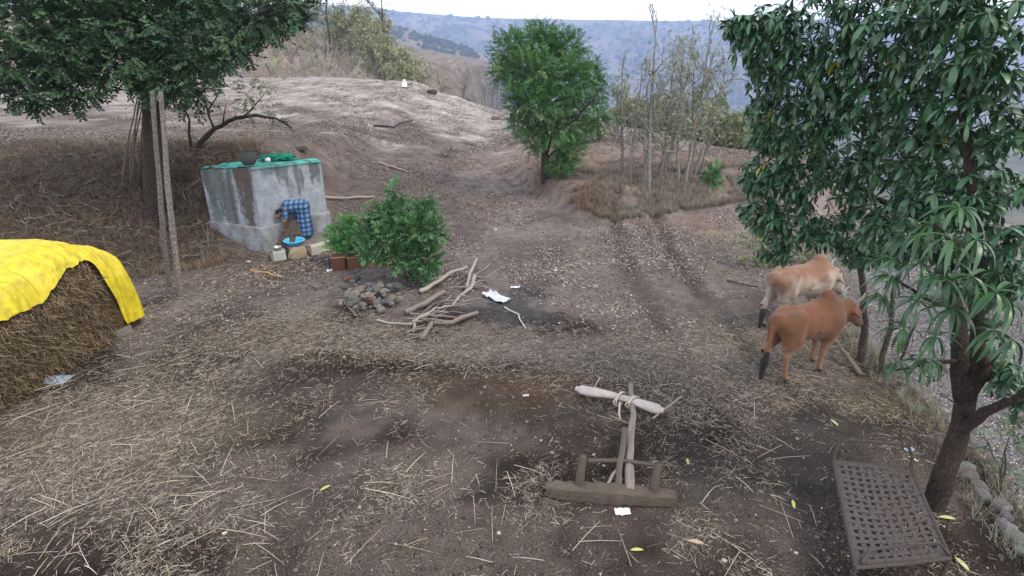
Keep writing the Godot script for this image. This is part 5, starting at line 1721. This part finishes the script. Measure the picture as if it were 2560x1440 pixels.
func stones() -> void:
	var greys := [Color(0.17, 0.15, 0.13), Color(0.13, 0.125, 0.12), Color(0.22, 0.185, 0.15), Color(0.10, 0.098, 0.095)]
	for k in 150:
		var u := rr(760, 1005)
		var v := rr(695, 785) if u > 840 else rr(675, 725)
		if u > 930:
			v = rr(690, 790)
		if u > 840:
			u = rr(850, 1005)
			v = rr(690, 775)
		var up := 0.16 * sm(0.0, 50.0, v - 690.0) * (1.0 - sm(40.0, 85.0, v - 690.0)) + rr(0.0, 0.06) if u > 840 else 0.0
		var s := 0.07 + 0.13 * pow(rng.randf(), 2.0) if u > 840 else rr(0.04, 0.1)
		var p := Gup(u, v, up + s * 0.2)
		var mb := MB.new()
		var red := rng.randf() < 0.04
		rock(mb, p, Vector3(s * rr(0.9, 1.4), s * rr(0.5, 0.8), s), Color(0.17, 0.06, 0.048) if red else greys[rng.randi() % 4], k + 1.0, rr(0, 3), 7, 4)
		mb.flat = true
		solo("stone", mb, M.stone, "brick-red lump among the grey stones beside the bush" if red else "rough grey stone in the heap beside the bush", "stone", p - Vector3(0, s * 0.3, 0), "red lumps in the stone heap" if red else "stones heaped beside the bush")
	for a in [[935, 740, 0.42, 0.22, Color(0.14, 0.145, 0.15), "big flat blue-grey boulder at the front of the stone heap"], [985, 725, 0.36, 0.2, Color(0.15, 0.16, 0.17), "blue-grey boulder between the stone heap and firewood"], [1487, 720, 0.14, 0.09, Color(0.3, 0.26, 0.23), "lone pale stone in the lane"], [1238, 577, 0.13, 0.09, Color(0.42, 0.36, 0.33), "lone pale stone on the upper lane"], [1388, 678, 0.1, 0.07, Color(0.5, 0.46, 0.44), "small whitish stone near the ash patch"], [1240, 299, 0.62, 0.3, Color(0.17, 0.125, 0.11), "dark squared boulder at the right end of the field"], [1080, 234, 0.7, 0.36, Color(0.08, 0.065, 0.055), "dark lump below the white marker on the field"], [750, 375, 0.5, 0.22, Color(0.12, 0.1, 0.09), "dark clod on the slope behind the tank"]]:
		var p := G(a[0], a[1])
		var mb := MB.new()
		rock(mb, p + Vector3(0, a[3] * 0.3, 0), Vector3(a[2], a[3], a[2] * 0.7), a[4], a[0], 0.4, 14, 9)
		solo("boulder" if a[2] > 0.3 else "stone", mb, M.stone, a[5], "stone", p)
	# bricks behind the stone heap
	for a in [[930, 665, 0.3], [962, 664, 0.1], [990, 660, -0.1], [872, 700, 0.5]]:
		var p := G(a[0], a[1])
		var mb := MB.new()
		mb.box(p + Vector3(0, 0.03, 0), Basis(Vector3.UP, a[2]), Vector3(0.24, 0.085, 0.12), 0.008, vary(Color(0.28, 0.10, 0.07), 0.15))
		solo("brick", mb, M.stone, "dusty red brick lying between the bush and the stones", "brick", p, "red bricks by the stone heap")
	# edging stones at the drop beside the mango tree
	for k in 12:
		var d := lerpf(3.7, 5.4, k / 11.0)
		var p := on(lin(EDGE, d) + rr(-0.12, 0.08), d)
		var s := rr(0.10, 0.2)
		var mb := MB.new()
		rock(mb, p + Vector3(0, s * 0.1, 0), Vector3(s * 1.3, s * 0.6, s), vary(Color(0.15, 0.14, 0.135), 0.25), 200.0 + k, rr(0, 3), 10, 6)
		solo("edging_stone", mb, M.stone, "grey edging stone along the drop behind the cot", "stone", p - Vector3(0, s * 0.2, 0), "edging stones along the drop behind the cot")

# ------------------------------------------------------------------ small things
func sheet_on(called: String, label: String, cat: String, u: float, v: float, w: float, l: float, yaw: float, col: Color, m: Material, crumple := 0.03, up := 0.012) -> void:
	var g := G(u, v)
	var n := FastNoiseLite.new()
	n.seed = int(u)
	n.frequency = 1.4
	var mb := MB.new()
	var b := Basis(Vector3.UP, yaw)
	mb.grid(12, 8, func(a: float, c: float):
		var q := b * Vector3((a - 0.5) * w * (1.0 + 0.15 * n.get_noise_1d(c * 3.0)), 0, (c - 0.5) * l * (1.0 + 0.2 * n.get_noise_1d(a * 3.0 + 9.0)))
		return [g + q + Vector3(0, up + crumple * (0.5 + n.get_noise_2d(a * 2.5, c * 2.5)), 0), col])
	solo(called, mb, m, label, cat, g)

func small_things() -> void:
	sheet_on("paper", "white scrap of paper below the harrow beam", "paper", 1556, 1281, 0.17, 0.10, 0.05, Color(0.68, 0.66, 0.6), M.cloth, 0.012)
	sheet_on("plastic_sheet", "torn white plastic sheet lying in the ash patch", "plastic sheet", 1240, 748, 0.26, 0.62, 0.75, Color(0.62, 0.64, 0.66), M.tarp, 0.09, 0.02)
	sheet_on("plastic_sheet", "small white plastic scrap beyond the ash patch", "plastic sheet", 1288, 720, 0.2, 0.08, 0.1, Color(0.66, 0.66, 0.66), M.tarp, 0.03)
	sheet_on("wrapper", "crumpled white wrapper before the rusty tins", "wrapper", 824, 681, 0.12, 0.1, 0.3, Color(0.66, 0.68, 0.7), M.tarp, 0.07)
	sheet_on("wrapper", "tiny pale wrapper on the soil near the washing slab", "wrapper", 622, 657, 0.1, 0.07, 0.3, Color(0.55, 0.52, 0.5), M.tarp, 0.05)
	sheet_on("wrapper", "bluish wrapper behind the head rail of the cot", "wrapper", 2272, 1127, 0.13, 0.06, 0.2, Color(0.3, 0.38, 0.46), M.tarp, 0.03)
	sheet_on("wrapper", "white curled scrap lying on the dung patch", "wrapper", 1315, 992, 0.09, 0.05, 0.2, Color(0.6, 0.6, 0.58), M.tarp, 0.03)
	for a in [[800, 1230, Color(0.36, 0.36, 0.14), "pale yellow fallen leaf on the bare soil"], [1760, 1362, Color(0.42, 0.3, 0.2), "tan curled fallen leaf near the bottom of the yard"], [1575, 1378, Color(0.45, 0.42, 0.12), "yellow fallen leaf at the tip of a long straw"], [1720, 1165, Color(0.30, 0.34, 0.14), "green-yellow fallen leaf right of the harrow"], [2390, 1300, Color(0.42, 0.46, 0.2), "light green fallen leaf beside the cot"], [2295, 1158, Color(0.42, 0.47, 0.22), "pale green leaf by the cot's head end"], [2075, 1050, Color(0.35, 0.37, 0.18), "pale green leaf on the dark soil past the cot"], [1985, 1275, Color(0.42, 0.4, 0.12), "yellow-green leaf left of the cot"], [2385, 1395, Color(0.45, 0.42, 0.2), "yellow leaf at the foot corner of the cot"], [2350, 1345, Color(0.4, 0.38, 0.3), "buff leaf lying beside the cot straps"]]:
		var g := G(a[0], a[1])
		var o := MeshInstance3D.new()
		o.name = numbered("fallen_leaf")
		o.mesh = M.fallen
		var lm := leaf_mat(0.6, 0.05, 0.3)
		lm.albedo_color = (a[2] as Color).linear_to_srgb()
		o.material_override = lm
		o.transform = Transform3D(facing(Vector3(rr(-1, 1), 0.1, rr(-1, 1)), rr(0.12, 0.18)), g + Vector3(0, 0.02, 0))
		add_child(o, true)
		meta(o, a[3], "leaf")
	# white marker on the field's crest
	var g := G(1012, 219)
	var t := thing("marker", "small whitewashed marker stone at the crest of the field", "marker", g)
	var mb := MB.new()
	mb.box(g + Vector3(0, 0.18, 0), Basis(Vector3.UP, 0.3), Vector3(0.4, 0.34, 0.32), 0.04, Color(0.72, 0.72, 0.7))
	part("block", mb, M.stone, t)
	var m2 := MB.new()
	rock(m2, g + Vector3(0, 0.42, 0), Vector3(0.2, 0.24, 0.2), Color(0.72, 0.72, 0.7), 5.0, 0.0, 12, 8)
	part("cap", m2, M.stone, t)
	var p := G(1805, 605)
	var st := MB.new()
	limb(st, [p - Vector3(0, 0.1, 0), p + Vector3(0.02, 0.4, 0), p + Vector3(0.05, 0.75, 0), p + Vector3(0.14, 1.05, 0)], 0.014, 0.006, 6, 0.01)
	solo("stake", tint(st, Color(0.3, 0.28, 0.25)), M.wood, "thin upright stake beside the lane near the mango leaves", "stake", p)
	# separate long straws that stand out on the yard
	var strawm := stalk_mesh(0.006, 0.2)
	var spots := []
	for k in 190:
		var u := rr(20, 2050)
		var v := rr(860, 1435)
		if u > 700 and rng.randf() < 0.5:
			u = rr(20, 700)
		spots.append([u, v])
	for a in [[1450, 920], [1480, 925], [270, 1185], [300, 1205], [440, 1250], [360, 1080], [690, 1430], [120, 1010], [820, 1120], [1030, 905], [1500, 1355], [1560, 1370], [1230, 1310]]:
		spots.append(a)
	for a in spots:
		var g2 := G(a[0], a[1])
		var o := MeshInstance3D.new()
		o.name = numbered("straw")
		o.mesh = strawm
		o.material_override = M["straw%d" % (rng.randi() % 3)]
		var w := rr(0.5, 0.85)
		o.transform = Transform3D(facing(Vector3(rr(-1, 1), rr(-0.06, 0.06), rr(-1, 1)), 1.0).scaled_local(Vector3(rr(0.16, 0.6), w, w)), g2 + Vector3(0, 0.02, 0))
		add_child(o, true)
		meta(o, "long pale straw lying loose on the yard", "straw", "long straws loose on the yard")

# ------------------------------------------------------------------ what nobody could count
func thick(x: float, d: float) -> float:
	var s := 0.02 + 0.55 * maxf(0.0, n_mid.get_noise_2d(x * 0.9 + 12.0, d * 0.9 + 5.0) * 1.9 - 0.14)
	for z in straw_spots:
		var dx: float = (x - z[0]) / z[2]
		var dz: float = (d - z[1]) / z[3]
		s += z[4] * exp(-(dx * dx + dz * dz))
	return s

var straw_spots := []

func litter() -> void:
	for z in [[300, 1060, 1.5, 1.0, 0.9], [180, 1190, 1.1, 0.5, 0.7], [420, 960, 1.0, 0.8, 0.8], [600, 860, 1.8, 0.8, 0.6], [1330, 860, 3.2, 0.6, 0.9], [1000, 850, 1.6, 0.6, 0.8], [1600, 900, 1.6, 0.6, 0.8], [1700, 1010, 0.9, 0.5, 0.7], [750, 800, 1.4, 0.7, 0.7], [1500, 940, 1.2, 0.4, 0.5], [1950, 880, 1.2, 0.9, 0.9], [1800, 830, 1.0, 0.8, 0.5], [560, 680, 1.6, 1.0, 0.5], [450, 1300, 0.9, 0.5, 0.45], [1650, 1000, 1.0, 0.6, 0.4], [1000, 1200, 0.8, 0.4, 0.3], [1950, 975, 0.5, 0.4, 0.7], [400, 780, 0.8, 0.8, 0.7]]:
		var g := G(z[0], z[1])
		straw_spots.append([g.x, -g.z, z[2], z[3], z[4]])
	var xf := []
	var cols := PackedColorArray()
	var n := 0
	while n < 330000:
		n += 1
		var d := 3.4 + 11.5 * pow(rng.randf(), 1.1)
		var x := rr(-1.0, 1.0) * minf(d * 1.3 + 0.3, 10.0)
		if x > lin(EDGE, d) + 0.3:
			continue
		if rng.randf() > thick(x, d):
			continue
		var dir := Vector3(rr(-1, 1), rr(-0.05, 0.07), rr(-1, 1)).normalized()
		var w := rr(0.25, 0.7)
		xf.append(Transform3D(facing(dir, 1.0).scaled_local(Vector3(rr(0.03, 0.11) * (1.0 + 1.6 * pow(rng.randf(), 6.0)), w, w)), on(x, d, rr(0.002, 0.018))))
		var tone := Color(0.20, 0.155, 0.11).lerp(Color(0.66, 0.57, 0.46), pow(rng.randf(), 1.35))
		if rng.randf() < 0.22:
			tone = Color(0.13, 0.09, 0.065)
		cols.append(vary(tone, 0.25))
	meta(multi("straw_litter", stalk_mesh(0.0042, 0.06), M.straw, xf, cols), "chopped straw scattered over the yard", "straw litter")
	# chaff and crumbs of soil
	var crumb := MB.new()
	rock(crumb, Vector3.ZERO, Vector3.ONE, Color.WHITE, 3.0, 0.0, 5, 3)
	crumb.flat = true
	xf = []
	cols = PackedColorArray()
	for k in 120000:
		var d := 3.4 + 13.0 * pow(rng.randf(), 1.2)
		var x := rr(-1.0, 1.0) * minf(d * 1.3 + 0.3, 11.0)
		if x > lin(EDGE, d) + 0.4:
			continue
		if n_mid.get_noise_2d(x * 0.8 + 3.0, d * 0.8 + 50.0) < rr(-0.25, 0.15):
			continue
		var s := rr(0.006, 0.02) * (1.0 + 1.8 * pow(rng.randf(), 8.0))
		xf.append(Transform3D(Basis(rvec(), rr(0, TAU)).scaled(Vector3(s, s * rr(0.3, 0.8), s)), on(x, d, s * 0.1)))
		var tone := Color(0.05, 0.038, 0.03).lerp(Color(0.16, 0.125, 0.10), rng.randf())
		if rng.randf() < 0.03:
			tone = Color(0.40, 0.34, 0.29)
		cols.append(vary(tone, 0.3))
	meta(multi("soil_crumbs", crumb.mesh(), M.dull, xf, cols), "crumbs of soil and grit on the yard", "soil")
	# dry fallen leaves over lane, slopes and field
	var dry := MB.new()
	var q := [dry.pt(Vector3(-0.5, 0, 0)), dry.pt(Vector3(-0.1, 0.12, 0.24)), dry.pt(Vector3(0.5, 0.02, 0.02)), dry.pt(Vector3(-0.1, 0.14, -0.24)), dry.pt(Vector3(-0.05, 0.0, 0))]
	dry.tri(q[0], q[1], q[4])
	dry.tri(q[1], q[2], q[4])
	dry.tri(q[2], q[3], q[4])
	dry.tri(q[3], q[0], q[4])
	xf = []
	cols = PackedColorArray()
	n = 0
	while xf.size() < 200000 and n < 720000:
		n += 1
		var d := 5.0 + 40.0 * pow(rng.randf(), 1.3)
		var x := rr(-0.9, 1.2 if d < 20.0 else 0.9) * d
		if d > lin(CREST, x) + 1.0 or x > lin(EDGE, d) + 7.0:
			continue
		var f := 0.26 + n_mid.get_noise_2d(x * 0.5 + 90.0, d * 0.5) * 1.9 + n_mid.get_noise_2d(x * 1.7, d * 1.7 + 20.0) * 0.9
		if d > 30.0 and x < 2.0:
			f *= 0.55
		if rng.randf() > f * sm(8.0, 14.0, d) and not (x > lin(EDGE, d) + 0.5 and d < 22.0 and rng.randf() < 0.7):
			continue
		var s := rr(0.025, 0.075) * lerpf(1.0, 1.8, sm(14.0, 40.0, d))
		xf.append(Transform3D(Basis(Vector3.UP, rr(0, TAU)).rotated(rvec(), rr(-0.45, 0.45)).scaled_local(Vector3(s, s * rr(0.6, 1.6), s)), on(x, d, rr(0.004, 0.02))))
		var tone := Color(0.20, 0.158, 0.135).lerp(Color(0.52, 0.435, 0.395), pow(rng.randf(), 1.5))
		if rng.randf() < 0.35:
			tone = Color(0.10, 0.072, 0.058)
		cols.append(vary(tone, 0.25))
	meta(multi("leaf_litter", dry.mesh(), M.dull, xf, cols), "dry fallen leaves strewn over the lane and slopes", "leaf litter")
	# dry grass
	var tuft := MB.new()
	for k in 14:
		var a := rr(0, TAU)
		var lean := rr(0.1, 0.6)
		var o := Vector3(rr(-0.12, 0.12), 0, rr(-0.12, 0.12))
		var h := rr(0.5, 1.0)
		var side := Vector3(-sin(a), 0, cos(a)) * 0.014
		var i0 := tuft.pt(o - side)
		var i1 := tuft.pt(o + side)
		var m1 := o + Vector3(cos(a) * lean * 0.35, h * 0.6, sin(a) * lean * 0.35)
		var i2 := tuft.pt(m1 + side * 0.7)
		var i3 := tuft.pt(m1 - side * 0.7)
		var i4 := tuft.pt(o + Vector3(cos(a) * lean, h * 0.95, sin(a) * lean))
		tuft.quad(i0, i1, i2, i3)
		tuft.tri(i3, i2, i4)
	xf = []
	cols = PackedColorArray()
	n = 0
	while n < 42000:
		n += 1
		var d := 0.0
		var x := 0.0
		var s := 0.0
		var tone := Color(0.36, 0.275, 0.18)
		var pick := n % 10
		if pick < 4:      # on and above the cut bank
			x = rr(-0.9, 9.0)
			d = lin(BANK, x) + rr(0.0, 4.5) * rng.randf()
			s = rr(0.08, 0.30)
			if rng.randf() > sm(0.2, 3.0, x):
				continue
			tone = Color(0.30, 0.20, 0.13).lerp(Color(0.34, 0.295, 0.24), sm(1.5, 4.0, x)).lerp(Color(0.13, 0.095, 0.07), rng.randf() * 0.7)
			if n_mid.get_noise_2d(x * 0.8, d * 0.8 + 33.0) < -0.08:
				continue
		elif pick < 6:    # slopes
			d = rr(13.5, 24.0) if n % 20 < 12 else rr(15.0, 44.0)
			x = rr(-1.0, 0.45) * d * 0.8 if n % 20 >= 12 else rr(-9.0, -1.0)
			s = rr(0.06, 0.2)
			tone = Color(0.34, 0.28, 0.235).lerp(Color(0.16, 0.125, 0.10), rng.randf())
			if n_mid.get_noise_2d(x * 0.7 + 7.0, d * 0.7) < 0.02 or d > lin(CREST, x):
				continue
		elif pick < 7:    # spur
			d = rr(48.0, 80.0)
			x = rr(-60.0, -9.0)
			s = rr(0.3, 0.9)
			tone = Color(0.30, 0.255, 0.21)
		elif pick < 8:    # rim of the drop and the low ground
			d = rr(4.0, 17.0)
			x = lin(EDGE, d) + rr(-0.3, 3.0)
			s = rr(0.08, 0.26)
			tone = Color(0.26, 0.25, 0.16).lerp(Color(0.2, 0.19, 0.16), rng.randf())
			if x - lin(EDGE, d) > 1.6 and rng.randf() < 0.75:
				continue
		else:             # left bank
			d = rr(11.5, 17.5)
			x = rr(-14.0, -6.9)
			s = rr(0.10, 0.34)
			tone = Color(0.30, 0.22, 0.15).lerp(Color(0.13, 0.1, 0.075), rng.randf())
			if (-x - 7.0) * 0.35 + (d - 12.6) * 0.55 < -0.1 or x > -7.6 and d > 13.2:
				continue
		if d > lin(CREST, x) + 2.0 and pick != 6:
			continue
		xf.append(Transform3D(Basis(Vector3.UP, rr(0, TAU)).rotated(rvec(), rr(-0.3, 0.3)).scaled_local(Vector3(s, s * rr(0.7, 1.2), s)), on(x, d, -0.01)))
		cols.append(vary(tone, 0.28))
	meta(multi("dry_grass", tuft.mesh(), M.straw, xf, cols), "dry bleached grass on the banks and slopes", "grass")
	# scrub that covers the spur behind the field
	xf = []
	cols = PackedColorArray()
	for k in 5200:
		var d := rr(50.0, 92.0)
		var x := -8.0 - 50.0 * pow(rng.randf(), 1.2)
		if hgt(x, d) < 2.2 or n_big.get_noise_2d(x * 3.0, d * 3.0) < -0.12:
			continue
		var s := rr(0.5, 1.5)
		xf.append(Transform3D(facing(Vector3(rr(-0.8, 0.8), rr(0.3, 1.2), rr(-0.8, 0.8)).normalized(), s, rr(0, TAU)), on(x, d, rr(0.0, 0.5) * s)))
		cols.append(vary(Color(0.33, 0.285, 0.255).lerp(Color(0.25, 0.26, 0.15), rng.randf() * rng.randf()), 0.3))
	meta(multi("scrub", spray_mesh(41, 7, 0.22, 0.16), M.dull, xf, cols), "dry brown scrub covering the spur behind the field", "scrub")
	# brushwood on the left bank
	xf = []
	cols = PackedColorArray()
	var twig := MB.new()
	limb(twig, [Vector3(-0.5, 0, 0), Vector3(-0.1, 0.06, 0.03), Vector3(0.2, 0.03, -0.05), Vector3(0.5, 0.1, 0)], 0.014, 0.005, 4, 0.06)
	limb(twig, [Vector3(-0.1, 0.06, 0.03), Vector3(0.15, 0.2, 0.2)], 0.008, 0.003, 3, 0.06)
	limb(twig, [Vector3(0.15, 0.03, -0.04), Vector3(0.35, 0.12, -0.22)], 0.007, 0.003, 3, 0.06)
	for k in 5200:
		var d := rr(11.8, 17.0)
		var x := rr(-14.0, -7.3)
		if (-x - 7.0) * 0.35 + (d - 12.6) * 0.55 < 0.1 or x > -8.0 and d > 13.3:
			continue
		var dir := Vector3(rr(-1, 1), rr(-0.2, 0.6), rr(-1, 1)).normalized()
		var s := rr(0.25, 0.8)
		xf.append(Transform3D(facing(dir, s, rr(0, TAU)), on(x, d, rr(0.0, 0.3))))
		cols.append(vary(Color(0.09, 0.068, 0.052).lerp(Color(0.32, 0.26, 0.2), pow(rng.randf(), 2.0)), 0.3))
	for k in 500:   # twigs strewn elsewhere
		var d := rr(9.0, 26.0)
		var x := rr(-0.55, 0.4) * d
		xf.append(Transform3D(facing(Vector3(rr(-1, 1), rr(-0.05, 0.1), rr(-1, 1)).normalized(), rr(0.15, 0.5), rr(0, TAU)), on(x, d, 0.02)))
		cols.append(vary(Color(0.2, 0.165, 0.14), 0.4))
	meta(multi("brushwood", twig.mesh(), M.dull, xf, cols), "tangled dark brushwood heaped on the left bank", "brushwood")
